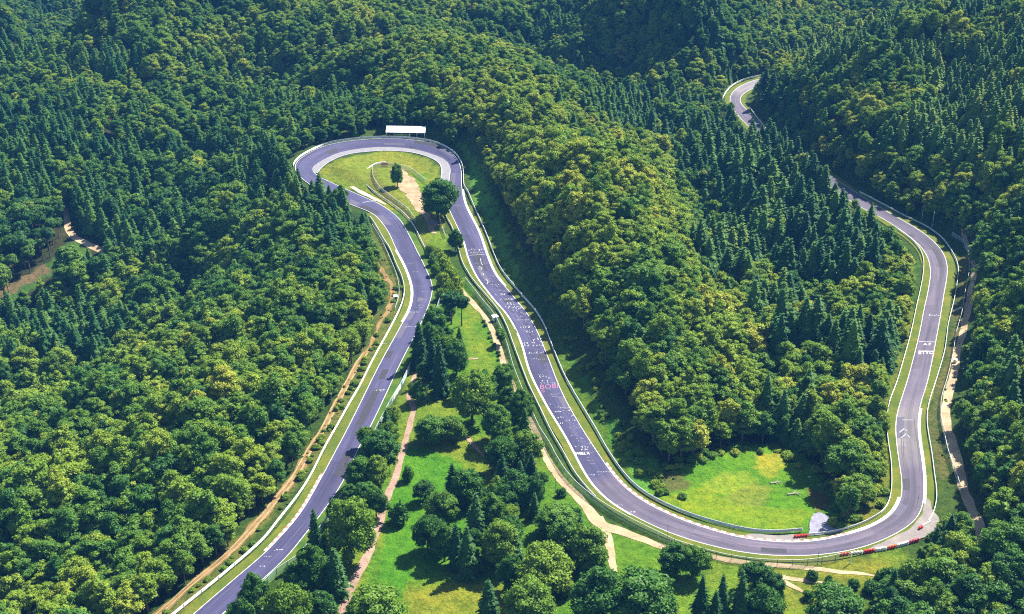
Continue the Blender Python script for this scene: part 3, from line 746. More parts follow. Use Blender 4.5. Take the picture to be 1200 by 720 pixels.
fence([(437,197.5),(452,195.5),(468,197.5),(480,201),(490,208),(500,216)], 2.4, NETGREY, 'grey wire fence across the hairpin infield', 3, POSTG)
fence([(437,198),(437.5,210),(444,221),(453,229),(466,239),(478,248),(487,262)], 1.8, NETGREEN, 'green wire fence following the curled hairpin guardrail', 3)
fence([(513,250),(516,262),(519,272),(522,280)], 2.0, NETGREY, 'short wire fence under the big hairpin tree', 2, POSTG)
fence([(518,347),(510,372),(503,390),(494,408),(485,424),(470,455),(460,472),(448,494),(437,516),(425,545),(408,575),(385,610),(350,657),(325,674),(300,698)], 2.6, NETBLUE, 'bluish wire catch fence on the meadow side of the lower straight', 3)
fence([(1115,277),(1130,287),(1134,299),(1135.5,316),(1133,335),(1130,348),(1127,369),(1120,395),(1116,420),(1110,446),(1102.5,472),(1102,489),(1105,507),(1110,532),(1119,557),(1126,580)], 2.2, NETBLUE, 'bluish wire fence between the valley road bank and the dirt track', 3)
fence([(436,265),(447,283),(457,305),(465,325),(468,345),(463,364)], 1.2, NETGREY, 'low pale wire fence behind the white three-beam guardrail', 3, POSTG)

# white sheets tied to the lower fence
def sheet(pts, h, mat, label, z0=.4, off=.25):
    P = polyline(pts, 0, 1.0, .5, True); P[:, 2] = hz(P[:, 0], P[:, 1]) + z0
    n = normals2(P); k = np.arange(len(P))
    P[:, :2] += n * (off + .12 * np.sin(k * 1.7))[:, None]
    base = P[len(P) // 2].copy()
    V, fs = sweep(P - base, [(.02, 0), (.02, h), (-.02, h), (-.02, 0)])
    return tag(link('banner', mesh_from('banner', V, fs, [mat]), loc=base), label, 'banner')
sheet([(503,388),(500,395),(496,402)], 2.0, BLUECLOTH, 'pale blue sheet on the fence beside the dark spruces')
sheet([(485,423),(477,440),(471,452)], 1.9, BLUECLOTH, 'long pale blue sheet on the lower catch fence')
sheet([(469,456),(464,464),(459,472)], 2.0, CLOTH, 'white sheet on the lower catch fence beside the pinkish path')
sheet([(449,492),(446,498),(444,503)], 1.4, CLOTH, 'short white sheet on the lower fence among shrubs')
sheet([(447,195.5),(452,195),(455,195.2)], 1.6, REDPAINT, 'small red banner on the hairpin infield fence')

# shelter with a white sheet roof behind the hairpin
def shelter():
    c = hit(475, 163.5); x0, y0 = c[0], c[1] + 2.0
    z0 = float(hz(x0, y0)) + .6; w = 22.4
    t = link('track_shelter', None, loc=(x0, y0, z0)); t.rotation_euler[2] = -.05
    tag(t, 'long open shelter with a plain white roof behind the hairpin', 'shelter')
    import bmesh
    d, zf, zb = 5.0, 2.6, 4.8
    V = [(-w/2, 0, zf), (w/2, 0, zf), (w/2, d, zb), (-w/2, d, zb)]; V += [(a, b, c_ + .14) for a, b, c_ in V]
    fs = [(3,2,1,0),(4,5,6,7),(0,1,5,4),(1,2,6,5),(2,3,7,6),(3,0,4,7)]
    link('roof', mesh_from('roof', V, fs, [CLOTH]), t)
    V = [(-w/2 + .2, d - .25, 0), (w/2 - .2, d - .25, 0), (w/2 - .2, d - .25, zb - .2), (-w/2 + .2, d - .25, zb - .2)]; V += [(a, b + .1, c_) for a, b, c_ in V]
    link('back_wall', mesh_from('back_wall', V, [(0,1,2,3),(7,6,5,4),(0,4,5,1),(1,5,6,2),(2,6,7,3),(3,7,4,0)], [DARKSTEEL]), t)
    for i in range(6):
        o = link('post', POSTG, t, (-w/2 + .4 + i * (w - .8) / 5, .25, -.8)); o.scale = (1.4, 1.4, zf + .85)
shelter()

# ------------------------------------------------------------------ tyre walls and barriers of the bottom bend
def tyre_stack_mesh(mat, n=4, r=.42, h=.24):
    V = []; fs = []; S = 14
    for k in range(n):
        b = len(V)
        prof = [(.55, .0), (.88, .0), (1, .25), (1, .75), (.88, 1), (.55, 1)]
        for i in range(S):
            a = 2 * math.pi * i / S
            for (q, z) in prof: V.append((r * q * math.cos(a), r * q * math.sin(a), (k + z) * h))
        m = len(prof)
        for i in range(S):
            for j in range(m):
                fs.append((b + i * m + j, b + ((i + 1) % S) * m + j, b + ((i + 1) % S) * m + (j + 1) % m, b + i * m + (j + 1) % m))
    return mesh_from('tyre_stack', V, fs, [mat])
TYRES = {}
def tyre_wall(p0, p1, mat, label, n=11, rows=1, tall=5):
    a = hit(*p0); b = hit(*p1); L = np.linalg.norm(b[:2] - a[:2])
    c = (a + b) / 2; c[2] = float(hz(c[0], c[1]))
    t = link('tyre_wall', None, loc=c); t.rotation_euler[2] = math.atan2(b[1] - a[1], b[0] - a[0])
    tag(t, label, 'tyre barrier')
    key = (mat.name, tall)
    if key not in TYRES: TYRES[key] = tyre_stack_mesh(mat, tall)
    n = max(3, int(L / .86))
    for i in range(n):
        o = link('tyre_stack', TYRES[key], t, ((i + .5) / n * L - L / 2, random.uniform(-.06, .06), -.05)); o.rotation_euler[2] = random.uniform(0, 6)
    return t
tyre_wall((984,652.5),(995,650.8), PINKRED, 'short pinkish red tyre wall at the start of the bottom bend row')
tyre_wall((996,650.6),(1011,648.8), WHITERUBBER, 'white tyre wall next to the short pinkish red one')
tyre_wall((1012,648.6),(1024.5,646.8), REDPAINT, 'dark red tyre wall between two white walls in the bend row')
tyre_wall((1025.5,646.6),(1039,644.3), WHITERUBBER, 'white tyre wall between the dark red and orange walls')
tyre_wall((1040,644),(1050,641.8), ORANGE, 'orange tyre wall in the outer row of the bottom bend')
tyre_wall((1051,641.5),(1064.5,637.8), WHITERUBBER, 'white tyre wall between the orange and crimson walls')
tyre_wall((1065.5,637.5),(1077,634), PINKRED, 'crimson tyre wall at the wooded end of the row')
tyre_wall((930,630.8),(946.5,629.6), REDPAINT, 'bright red tyre wall at the rail end inside the bottom bend')
tyre_wall((1077,621.5),(1080,619.5), REDPAINT, 'small red tyre block in front of the white end barrier')
def block_barrier():
    a, b = hit(1081, 619), hit(1090, 613.5); c = (a + b) / 2; L = np.linalg.norm((b - a)[:2])
    t = link('end_barrier', None, loc=(c[0], c[1], float(hz(c[0], c[1])) - .02)); t.rotation_euler[2] = math.atan2(b[1] - a[1], b[0] - a[0])
    tag(t, 'white concrete end barrier with a dark foot behind the red tyre block', 'barrier')
    V = []; prof = [(-.3, .25), (-.12, 1.15), (.12, 1.15), (.3, .25)]
    Q = np.array([[-L/2, 0, 0], [L/2, 0, 0]]); V, fs = sweep(Q, prof); link('wall_block', mesh_from('wall_block', V, fs, [WHITERUBBER]), t)
    V, fs = sweep(Q * [1.02, 1, 1], [(-.42, -.1), (-.42, .25), (.42, .25), (.42, -.1)]); link('foot', mesh_from('foot', V, fs, [DARKSTEEL]), t)
block_barrier()

def hut(px, py, w, d, h, label, wallm, roofm, rot=0.0, name='marshal_hut'):
    c = hit(px, py); t = link(name, None, loc=c); t.rotation_euler[2] = rot; tag(t, label, 'hut')
    link('wall', boxmesh('wall', w, d, h, [wallm], .02), t, (0, 0, -.2))
    V = [(-w*.62, -d*.65, h - .2), (w*.62, -d*.65, h - .2), (w*.62, d*.65, h + .1), (-w*.62, d*.65, h + .1)]; V += [(a, b, z + .1) for a, b, z in V]
    link('roof', mesh_from('roof', V, [(3,2,1,0),(4,5,6,7),(0,1,5,4),(1,2,6,5),(2,3,7,6),(3,0,4,7)], [roofm]), t)
    link('door', boxmesh('door', .8, .05, 1.7, [DARKSTEEL]), t, (0, -d/2 - .02, -.1))
hut(580, 376, 2.0, 1.7, 2.2, 'small grey marshal hut by the catch fence halfway down the straight', GALV, GALV, .5)
hut(463.5, 351, 1.5, 1.3, 1.7, 'little white marshal cabin behind the guardrail at the bend', WHITESTEEL, CLOTH, .3)
hut(1119, 425, 1.3, 1.2, 1.5, 'little white cabin beside the dirt track under the dark hillside', WHITESTEEL, CLOTH, 1.2)
def slab():
    c = hit(507.5, 262); t = link('concrete_platform', None, loc=c); t.rotation_euler[2] = -.05; tag(t, 'pale concrete platform with a step at the end of the sandy hairpin ground', 'platform')
    link('slab', boxmesh('slab', 4.6, 3.0, .55, [CONCRETE], .04), t, (0, 0, -.15)); link('step', boxmesh('step', 1.4, .5, .25, [CONCRETE], .02), t, (-.6, -1.76, -.1))
slab()
def gate():
    a, b = hit(1117.5, 366.5), hit(1127, 362.5); c = (a + b) / 2; L = np.linalg.norm((b - a)[:2])
    t = link('barrier_gate', None, loc=c); t.rotation_euler[2] = math.atan2(b[1]-a[1], b[0]-a[0]); tag(t, 'white barrier gate across the bank beside the valley road', 'gate')
    for z in (.5, 1.0): link('bar', boxmesh('bar', L, .12, .22, [WHITESTEEL]), t, (0, 0, z))
    for x in (-1, 1): link('post', boxmesh('post', .2, .2, 1.6, [WHITESTEEL]), t, (x * L / 2, 0, -.3))
gate()
def pole(px, py, h, label, r=.09, mat=None):
    c = hit(px, py); t = link('pole', None, loc=c); tag(t, label, 'pole')
    V = []; S = 8
    for k, (z, q) in enumerate([(-.4, 1), (h * .5, .85), (h, .7)]):
        for i in range(S): V.append((r*q*math.cos(6.283*i/S), r*q*math.sin(6.283*i/S), z))
    fs = [(k*S+i, k*S+(i+1)%S, (k+1)*S+(i+1)%S, (k+1)*S+i) for k in range(2) for i in range(S)] + [tuple(range(2*S, 3*S))]
    link('shaft', mesh_from('shaft', V, fs, [mat or GALV], smooth_shade=True), t)
    link('cap', boxmesh('cap', r*2.4, r*2.4, .12, [DARKSTEEL]), t, (0, 0, h))
pole(782, 636, 6.5, 'thin grey pole at the catch fence above the pale path end', .08, DARKSTEEL)
pole(958, 662, 5, 'dark thin pole at the fence before the coloured tyre walls', .09, DARKSTEEL)
pole(651, 577, 6, 'slim dark pole on the grass beside the sandy footpath', .08, DARKSTEEL)
pole(1080, 259, 8, 'pale thin pole under the trees above the valley road', .1)
pole(1092.5, 267, 8.5, 'pale thin pole nearest the start of the outer fence', .1)
pole(996, 661, 3.6, 'stout white pole behind the white tyre wall', .2, WHITESTEEL)

# dead timber
def snag(px, py, h, label, lean=.15, n=5, lying=False):
    rr = random.Random(int(px * 7 + py)); V = []; fs = []
    def limb(p, d, L, r):
        d = np.array(d, float); d /= np.linalg.norm(d); p = np.array(p, float)
        u = np.cross(d, [.3, .2, .9]); u /= np.linalg.norm(u); v = np.cross(d, u); S = 6; b = len(V)
        for k in range(4):
            q = p + d * L * k / 3 + (u * rr.uniform(-.06, .06) + v * rr.uniform(-.06, .06)) * L * (k > 0)
            for i in range(S):
                a = 6.283 * i / S; V.append(q + (u * math.cos(a) + v * math.sin(a)) * r * (1 - .27 * k))
        for k in range(3):
            for i in range(S): fs.append((b + k*S + i, b + k*S + (i+1) % S, b + (k+1)*S + (i+1) % S, b + (k+1)*S + i))
        fs.append(tuple(range(b + 3*S, b + 4*S)))
    if lying:
        limb((-h/2, 0, .25), (1, .25, .04), h, .34); limb((-h*.1, 0, .3), (.6, .8, .35), h*.5, .2); limb((h*.15, .1, .3), (.7, -.7, .3), h*.42, .18); limb((0, 0, .3), (.3, -.5, .9), h*.25, .15)
    else:
        limb((0, 0, -.3), (lean, .05, 1), h, .26)
        for k in range(n):
            a = rr.uniform(0, 6.28); z = h * rr.uniform(.45, .85); limb((lean * z, 0, z), (math.cos(a), math.sin(a), rr.uniform(.5, 1.3)), h * rr.uniform(.25, .42), .11)
    t = link('dead_tree' if not lying else 'fallen_tree', None, loc=hit(px, py)); tag(t, label, 'dead tree')
    link('trunk', mesh_from('trunk', V, fs, [DEADWOOD]), t); return t
snag(1064, 251, 8, 'bare bleached dead tree standing above the valley road guardrail')
snag(910, 567, 4.2, 'bleached fallen trunk by the yellow bracken in the valley meadow', lying=True)
snag(931, 580, 4.6, 'whitest fallen trunk lying in the shaded valley meadow', lying=True)

# ------------------------------------------------------------------ plant meshes
def ico(sub=1):
    import bmesh
    bm = bmesh.new(); bmesh.ops.create_icosphere(bm, subdivisions=sub, radius=1)
    V = np.array([v.co[:] for v in bm.verts]); Fc = np.array([[v.index for v in f.verts] for f in bm.faces]); bm.free(); return V, Fc
ICO = ico(2)

def rot_frame(N, rng):
    t = rng.normal(size=N.shape); t -= (t * N).sum(1)[:, None] * N; t /= np.linalg.norm(t, axis=1)[:, None]
    return t, np.cross(N, t)

def leaf_quads(P, N, size, rng, aspect=(.55, 1.0), bend=.25):
    n = len(P); t, b = rot_frame(N, rng)
    s = size * rng.uniform(.6, 1.35, n); a = s * rng.uniform(*aspect, n)
    h = (rng.uniform(-bend, bend, n) * s)[:, None] * N
    V = np.stack([P - t * s[:, None] * .6 - h, P - b * a[:, None] * .6 + h * .5, P + t * s[:, None] * .6 - h, P + b * a[:, None] * .6 + h * .5], 1).reshape(-1, 3)
    return V, np.arange(4 * n).reshape(n, 4)

def crown_mesh(name, seed, R, z0, z1, nl, nleaf, lsize, mat, flat=1.0, top_bias=.2, lump=(.30, .46), zf=.70):
    ZF = np.array([1, 1, zf])
    rng = np.random.default_rng(seed)
    H = (z1 - z0); cz = (z0 + z1) / 2
    C = []; r = []
    tries = 0
    ax = rng.uniform(.74, 1.3); lean = rng.normal(size=2) * R * .10
    while len(C) < nl and tries < 4000:
        tries += 1
        d = rng.normal(size=3); d /= np.linalg.norm(d)
        if d[2] < -.75: continue
        d[2] += top_bias * rng.uniform(0, 1); d /= np.linalg.norm(d)
        q = rng.uniform(*lump) * R * (1.15 - .25 * abs(d[2]))
        k = rng.uniform(.72, 1.06)
        prof = 1.0 - .28 * max(0, d[2]) ** 2
        p = np.array([d[0] * (R - q) * k * ax * prof, d[1] * (R - q) * k / ax * prof, cz + d[2] * (H / 2 - q) * k]); p[:2] += lean * (p[2] - z0) / H
        if all(np.linalg.norm(p - c) > .62 * (q + rr) * .8 for c, rr in zip(C, r)) or tries > 2500:
            C.append(p); r.append(q)
    C.append(np.array([0, 0, cz + H * .05])); r.append(min(R, H / 2) * .62)
    C = np.array(C); r = np.array(r)
    Vs = []; Fs = []; off = 0
    # a leafy inner mass so that no daylight passes straight through
    for c, q in zip(C, r):
        V = ICO[0] * q * .80 * ZF; V = V * (1 + .16 * rng.normal(size=(len(V), 1)))
        V = V + c; V[:, 2] = np.maximum(V[:, 2], .05)
        f = ICO[1]; f4 = np.c_[f, f[:, 2]]
        Vs.append(V); Fs.append(f + off); off += len(V)
    triF = np.concatenate(Fs)
    wgt = r ** 2; wgt[-1] *= .15
    li = rng.choice(len(C), size=int(nleaf * 1.7), p=wgt / wgt.sum())
    d = rng.normal(size=(len(li), 3)); d[:, 2] += .25; d /= np.linalg.norm(d, axis=1)[:, None]
    P = C[li] + d * ZF * (r[li] * (1 + rng.normal(0, .17, len(li))))[:, None]
    ins = (np.linalg.norm((P[:, None] - C[None]) / ZF, axis=2) < .78 * r[None]).any(1)
    keep = ~ins & (P[:, 2] > .1)
    P, d = P[keep][:nleaf], d[keep][:nleaf]
    N = d * .8 + rng.normal(size=d.shape) * .55 + np.array([0, 0, .35]); N /= np.linalg.norm(N, axis=1)[:, None]
    V, f = leaf_quads(P, N, lsize, rng)
    allV = np.concatenate(Vs + [V])
    quads = f + off
    # pad: build with two face groups
    me = bpy.data.meshes.new(name)
    nt_, nq = len(triF), len(quads)
    me.vertices.add(len(allV)); me.vertices.foreach_set('co', allV.astype(np.float32).ravel())
    me.loops.add(nt_ * 3 + nq * 4); me.loops.foreach_set('vertex_index', np.r_[triF.ravel(), quads.ravel()].astype(np.int32))
    me.polygons.add(nt_ + nq)
    me.polygons.foreach_set('loop_start', np.r_[np.arange(nt_) * 3, nt_ * 3 + np.arange(nq) * 4].astype(np.int32))
    me.polygons.foreach_set('loop_total', np.r_[np.full(nt_, 3), np.full(nq, 4)].astype(np.int32))
    me.update(calc_edges=True); me.materials.append(mat)
    return me

def conifer_mesh(name, seed, H, R, z0, mat, whorls=22, nb=9, ragged=.20):
    rng = np.random.default_rng(seed)
    Vs = []; Fq = []; off = 0
    def add(V, F):
        nonlocal off
        Vs.append(V); Fq.append(F + off); off += len(V)
    # inner dark core
    S = 9; K = 8; V = []
    for k in range(K):
        t = k / (K - 1); z = z0 + (H - z0) * t * .97
        for i in range(S):
            a = 6.283 * i / S; q = R * .72 * (1 - t) ** .8 * (1 + .25 * rng.normal()) + .03
            V.append((q * math.cos(a), q * math.sin(a), z))
    F4 = np.array([(k*S+i, k*S+(i+1) % S, (k+1)*S+(i+1) % S, (k+1)*S+i) for k in range(K-1) for i in range(S)])
    add(np.array(V), F4)
    for w in range(whorls):
        t = (w + rng.uniform(-.3, .3)) / whorls; t = min(max(t, 0), .985)
        z = z0 + (H - z0) * t; L = R * (1 - t) ** .74 * (1.0 if t > .06 else .8) + .12
        m = max(5, int(nb * (1 - .45 * t)))
        a0 = rng.uniform(0, 6.28)
        for b in range(m):
            a = a0 + 6.283 * (b + rng.uniform(-.3, .3)) / m; l = L * (1 + ragged * rng.normal())
            dx, dy = math.cos(a), math.sin(a); sx, sy = -dy, dx
            rise = .10 * l; drop = (.42 - .25 * t) * l
            pts = []
            for u in (.22, .6, 1.0):
                zz = z + rise * u * 2 - drop * u * u * 1.6
                wd = l * (.17 if u < .9 else .05) * (1.3 if .5 < u < .7 else 1) + .06
                pts.append(((dx * l * u + sx * wd, dy * l * u + sy * wd, zz - wd * .55), (dx * l * u, dy * l * u, zz + .05), (dx * l * u - sx * wd, dy * l * u - sy * wd, zz - wd * .55)))
            V = np.array([p for row in pts for p in row]); F = np.array([(0,3,4,1),(1,4,5,2),(3,6,7,4),(4,7,8,5)])
            add(V, F)
            # hanging side sprays
            for u in (.5, .8):
                for s in (-1, 1):
                    q = np.array([dx * l * u, dy * l * u, z + rise * u * 2 - drop * u * u * 1.6]); e = l * .26 * rng.uniform(.7, 1.3) + .12
                    tip = q + np.array([dx * .6 + sx * s, dy * .6 + sy * s, -.35]) * e
                    md = (q + tip) / 2; o = np.array([dx, dy, .2]) * e * .28
                    add(np.array([q, md + o, tip, md - o]), np.array([(0, 1, 2, 3)]))
    t = np.array([(0.16, 0, H - 1.2), (0, .16, H - 1.2), (-.12, -.12, H - 1.2), (0, 0, H + .25)])
    add(t, np.array([(0, 1, 3, 3)])[:, [0, 1, 2, 3]] * 0 + np.array([[0, 1, 3, 2]]))
    return mesh_from(name, np.concatenate(Vs), np.concatenate(Fq), [mat])

def trunk_mesh(name, seed, h, r, limbs=4, z_l=.45, spread=2.2, sides=7):
    rng = np.random.default_rng(seed); V = []; fs = []
    def tube(P, rs):
        b = len(V)
        for k, (p, q) in enumerate(zip(P, rs)):
            d = np.array(P[min(k + 1, len(P) - 1)]) - np.array(P[max(k - 1, 0)]); d /= np.linalg.norm(d)
            u = np.cross(d, [.31, .95, .07]); u /= np.linalg.norm(u); v = np.cross(d, u)
            for i in range(sides):
                a = 6.283 * i / sides; V.append(np.array(p) + (u * math.cos(a) + v * math.sin(a)) * q)
        for k in range(len(P) - 1):
            for i in range(sides): fs.append((b + k*sides+i, b + k*sides+(i+1) % sides, b + (k+1)*sides+(i+1) % sides, b + (k+1)*sides+i))
    j = rng.uniform(-.2, .2, 4)
    tube([(0, 0, -1.2), (0, 0, .1), (j[0], j[1], h * .4), (j[2], j[3], h * .8), (j[2], j[3], h)], [r * 1.5, r * 1.25, r * .85, r * .5, r * .15])
    for k in range(limbs):
        a = rng.uniform(0, 6.28); z = h * rng.uniform(z_l, .8); e = spread * rng.uniform(.7, 1.2)
        tube([(0, 0, z), (math.cos(a) * e * .5, math.sin(a) * e * .5, z + e * .45), (math.cos(a) * e, math.sin(a) * e, z + e * .8)], [r * .45, r * .3, r * .1])
    return mesh_from(name, np.array(V), np.array(fs), [BARK], smooth_shade=True)

class Kind: pass
KINDS = {}
def kind(key, name, crowns, trunks, H, R):
    k = Kind(); k.key, k.name, k.crowns, k.trunks, k.H, k.R = key, name, crowns, trunks, H, R; k.proto = {}; KINDS[key] = k
kind('wood', 'broadleaf_tree', [crown_mesh('crown', 100 + i, 3.7 + .25 * (i % 3), 2.2 + .5 * (i % 2), 16.2 + .6 * (i % 3), 24, 3000, .42, LEAF, lump=(.16, .42)) for i in range(10)], [trunk_mesh('trunk', i, 12, .24) for i in range(10)], 16.6, 3.9)
kind('big', 'broadleaf_tree', [crown_mesh('crown', 200 + i, 6.0, .2 + .3 * (i % 2), 15.0, 34, 7000, .46, LEAF, lump=(.16, .42), top_bias=.05) for i in range(5)], [trunk_mesh('trunk', 20 + i, 10, .38, 6, .25, 3.2) for i in range(5)], 15.0, 6.0)
kind('spruce', 'spruce_tree', [conifer_mesh('crown', 300 + i, 15.5 + i % 3, 3.7 + .4 * (i % 3), .8 + .5 * (i % 2), NEEDLE, 20, 11, .16 + .05 * (i % 3)) for i in range(7)], [trunk_mesh('trunk', 40 + i, 14, .22, 0) for i in range(7)], 16.5, 3.9)
kind('pine', 'pine_tree', [crown_mesh('crown', 400 + i, 3.4, 8.0 + i, 17.5, 11, 1700, .5, NEEDLE, lump=(.32, .48), top_bias=.1) for i in range(3)], [trunk_mesh('trunk', 60 + i, 15.5, .25, 5, .6, 1.8) for i in range(3)], 17.5, 3.4)
kind('shrub', 'shrub', [crown_mesh('crown', 500 + i, 1.9, -.5, 2.7, 9, 900, .30, LEAF, lump=(.34, .52)) for i in range(4)], [None] * 4, 2.7, 1.9)

def place(key, x, y, sxy, sz, tint, label, group=None, var=None, rz=None, z=None):
    K = KINDS[key]; v = random.randrange(len(K.crowns)) if var is None else var % len(K.crowns)
    z = float(hz(x, y)) if z is None else z
    t = link(K.name, None, loc=(x, y, z - .1), rotz=random.uniform(0, 6.28) if rz is None else rz, scl=(sxy, sxy, sz))
    tag(t, label, 'shrub' if key == 'shrub' else 'tree', group)
    c = link('crown', K.crowns[v], t); c['tint'] = float(tint)
    if K.trunks[v] is not None:
        b = link('trunk', K.trunks[v], t); K.proto.setdefault(v, (c, b))
    else: K.proto.setdefault(v, (c, None))
    return t

# ------------------------------------------------------------------ trees one can tell apart: base px, base py, top py, width px, tint, label
TREES = [
 ('big',466,219,187,14,.34,'lone slim dark tree on the sandy ground inside the hairpin'),
 ('big',513,257,205,46,.30,'large round tree beside the track at the neck of the hairpin'),
 ('big',534,294,266,18,.22,'small round dark tree overhanging the rail below the hairpin'),
 ('pine',529,380,338,27,.30,'pine with a bare trunk over the brown clearing between the straights'),
 ('pine',541,382,345,20,.35,'smaller bare-trunked pine next to the pine between the straights'),
 ('big',511,396,354,27,.32,'bushy tree at the verge where the lower straight begins'),
 ('spruce',492,430,372,26,.10,'black green spruce leaning over the lower straight edge line'),
 ('big',503,418,374,24,.30,'dark rounded tree just behind the one that leans over the lower straight'),
 ('spruce',516,463,398,25,.22,'tallest spruce at the head of the pinkish path'),
 ('spruce',507,446,396,18,.12,'narrow spruce squeezed behind the tallest path spruce'),
 ('big',535,440,393,27,.30,'dark round tree on the pinkish bare soil above the meadow'),
 ('big',523,422,388,24,.42,'mid green tree between the bushy verge tree and the dark round one'),
 ('big',491,471,444,22,.26,'round dark bush-like tree where the pinkish path bends'),
 ('big',553,497,428,46,.48,'bright feathery tree on the upper edge of the meadow'),
 ('big',540,468,440,20,.36,'small tree tucked above the bright feathery one'),
 ('big',505,519,483,34,.30,'dark half of the rounded tree pair on the meadow path'),
 ('big',530,516,484,28,.46,'lighter half of the rounded tree pair on the meadow path'),
 ('big',568,472,432,28,.28,'dark tree under the footpath at the top of the tree column'),
 ('big',582,520,470,36,.42,'mid green tree in the column beside the footpath'),
 ('big',597,492,450,26,.34,'small dense tree in the column beside the footpath'),
 ('big',590,458,424,24,.38,'uppermost tree hugging the footpath curve'),
 ('big',587,552,506,34,.24,'deep green tree beside the short path stub'),
 ('big',612,502,452,28,.38,'tree leaning to the footpath across from the marshal fence'),
 ('big',616,545,500,34,.52,'pale fluffy tree at the footpath edge above the thin one'),
 ('big',607,594,546,36,.28,'dark spreading tree beside the thin tree on reddish soil'),
 ('big',626,594,552,22,.25,'thin tree standing on reddish soil beside the footpath'),
 ('shrub',478,563,545,15,.25,'dark low shrub beside the pinkish path, the upper of two'),
 ('shrub',467,613,587,26,.18,'dark round shrub beside the pinkish path, the lower of two'),
 ('big',497,588,560,22,.22,'dark low tree at the top of the meadow clump'),
 ('big',519,610,570,36,.44,'bright tree on the meadow side of the central clump'),
 ('big',545,592,543,38,.22,'dark tree at the back of the central clump'),
 ('big',501,645,598,32,.18,'dark round tree at the outer corner of the central clump'),
 ('big',521,658,610,32,.38,'mid green tree in the front row of the central clump'),
 ('spruce',548,675,618,24,.42,'light green spruce in the front row of the central clump'),
 ('spruce',535,666,608,24,.30,'dark spruce behind the light green one in the clump'),
 ('spruce',558,632,572,30,.48,'spruce rising from the middle of the central clump'),
 ('big',583,664,606,44,.56,'silvery light tree at the end of the central clump'),
 ('big',578,622,576,32,.36,'rounded tree behind the silvery light one'),
 ('big',599,642,600,30,.32,'dark tree between the silvery tree and the big grove'),
 ('big',592,604,562,30,.26,'dark tree at the upper end of the big grove'),
 ('big',650,624,588,46,.46,'broad tree of the grove beside the junction path'),
 ('big',684,670,612,48,.48,'sunlit tree of the grove nearest the path junction'),
 ('big',664,652,606,40,.32,'shaded tree in the middle of the path junction grove'),
 ('big',639,700,632,62,.62,'pale rounded tree below the path junction grove'),
 ('big',698,674,630,24,.40,'small tree at the tip of the path junction grove'),
 ('big',622,740,672,56,.48,'olive crown cut by the lower picture edge below the pale rounded tree'),
 ('big',600,692,648,28,.22,'dark narrow tree beside the pale rounded tree'),
 ('shrub',658,581,571,14,.20,'tiny dark shrub on the grass beside the footpath pole'),
 ('shrub',673,609,593,17,.26,'small dark shrub beside the pale path above the junction'),
 ('big',700,738,665,66,.22,'large dark tree below the branching pale path'),
 ('big',746,736,660,76,.24,'largest dark crown below the grass triangle'),
 ('big',776,740,690,42,.28,'dark tree joined to the largest dark crown'),
 ('big',788,674,634,38,.30,'tree hiding the end of the pale footpath, darker of two'),
 ('big',811,676,636,34,.40,'tree hiding the end of the pale footpath, greener of two'),
 ('spruce',820,735,676,24,.24,'slim spruce at the meadow corner near the oak'),
 ('spruce',844,734,667,28,.34,'middle spruce of the row near the lower edge'),
 ('spruce',866,736,663,32,.40,'tallest spruce of the row near the lower edge'),
 ('spruce',836,745,690,26,.28,'short spruce in front of the spruce row'),
 ('big',886,692,656,34,.22,'dark ragged tree over the fork of the sandy paths'),
 ('big',896,738,680,42,.24,'dark tree in front of the fork of the sandy paths'),
 ('big',906,704,666,26,.20,'small dark tree at the fork of the sandy paths'),
 ('big',980,742,687,66,.28,'broad oak-like tree on the grass under the tyre walls'),
 ('shrub',952,679,668,15,.22,'small shrub between the two pale paths'),
 ('shrub',971,683,674,11,.26,'tiny shrub at the end of the second pale path'),
 ('shrub',1000,689,677,15,.30,'shrub on the grass nearest the tyre wall grove'),
 ('shrub',1033,679,666,18,.34,'shrub growing over the end of the pale footpath'),
 ('shrub',1042,682,664,22,.28,'taller shrub at the end of the pale footpath beside the grove'),
 ('shrub',948,702,691,16,.30,'shrub covering the end of the short sandy spur'),
 ('shrub',1021,694,680,21,.20,'larger dark shrub at the edge of the tyre wall grove'),
 ('spruce',573,734,674,34,.40,'spruce cut by the lower picture edge below the bright meadow'),
 ('big',438,748,680,64,.54,'olive spreading tree at the foot of the pinkish path'),
 ('big',336,746,676,48,.52,'bright tree between the lower straight and the picture edge'),
 ('big',303,732,668,36,.28,'dark tree overhanging the bottom end of the lower straight'),
 ('big',380,738,690,36,.24,'dark tree between the bright tree and the pinkish path foot'),
 ('big',284,742,694,32,.26,'low dark tree at the very bottom of the lower straight'),
 ('big',411,660,571,54,.54,'tall sunlit tree towering between lower straight and pinkish path'),
 ('spruce',371,655,590,24,.38,'spruce between the tall sunlit tree and the asphalt'),
 ('big',366,694,634,36,.34,'tree at the foot of the spruce by the asphalt'),
 ('spruce',394,698,640,32,.44,'wide spruce below the tall sunlit tree'),
 ('big',352,702,655,32,.24,'dark tree pressed against the lower straight fence'),
 ('big',446,548,500,42,.20,'dark spreading tree shading the lower straight'),
 ('big',420,575,532,34,.38,'pale green tree shading the lower straight kerb'),
 ('big',444,576,530,30,.54,'sunlit tree between the pale green one and the path'),
 ('big',432,527,497,22,.46,'small bright tree at the edge of the lower straight'),
 ('big',457,520,490,22,.50,'small sunlit tree beside the white fence sheet'),
 ('big',428,596,560,28,.24,'dark tree filling the gap above the tall sunlit tree'),
 ('big',441,606,566,26,.30,'low tree between the tall sunlit tree and the path'),
 ('spruce',896,113,76,20,.12,'dark spruce standing in front of the farthest road bend'),
 ('spruce',905,120,84,20,.10,'second dark spruce screening the end of the farthest bend'),
 ('shrub',459,502,480,15,.45,'shrub at the end of the fence sheets'),
]
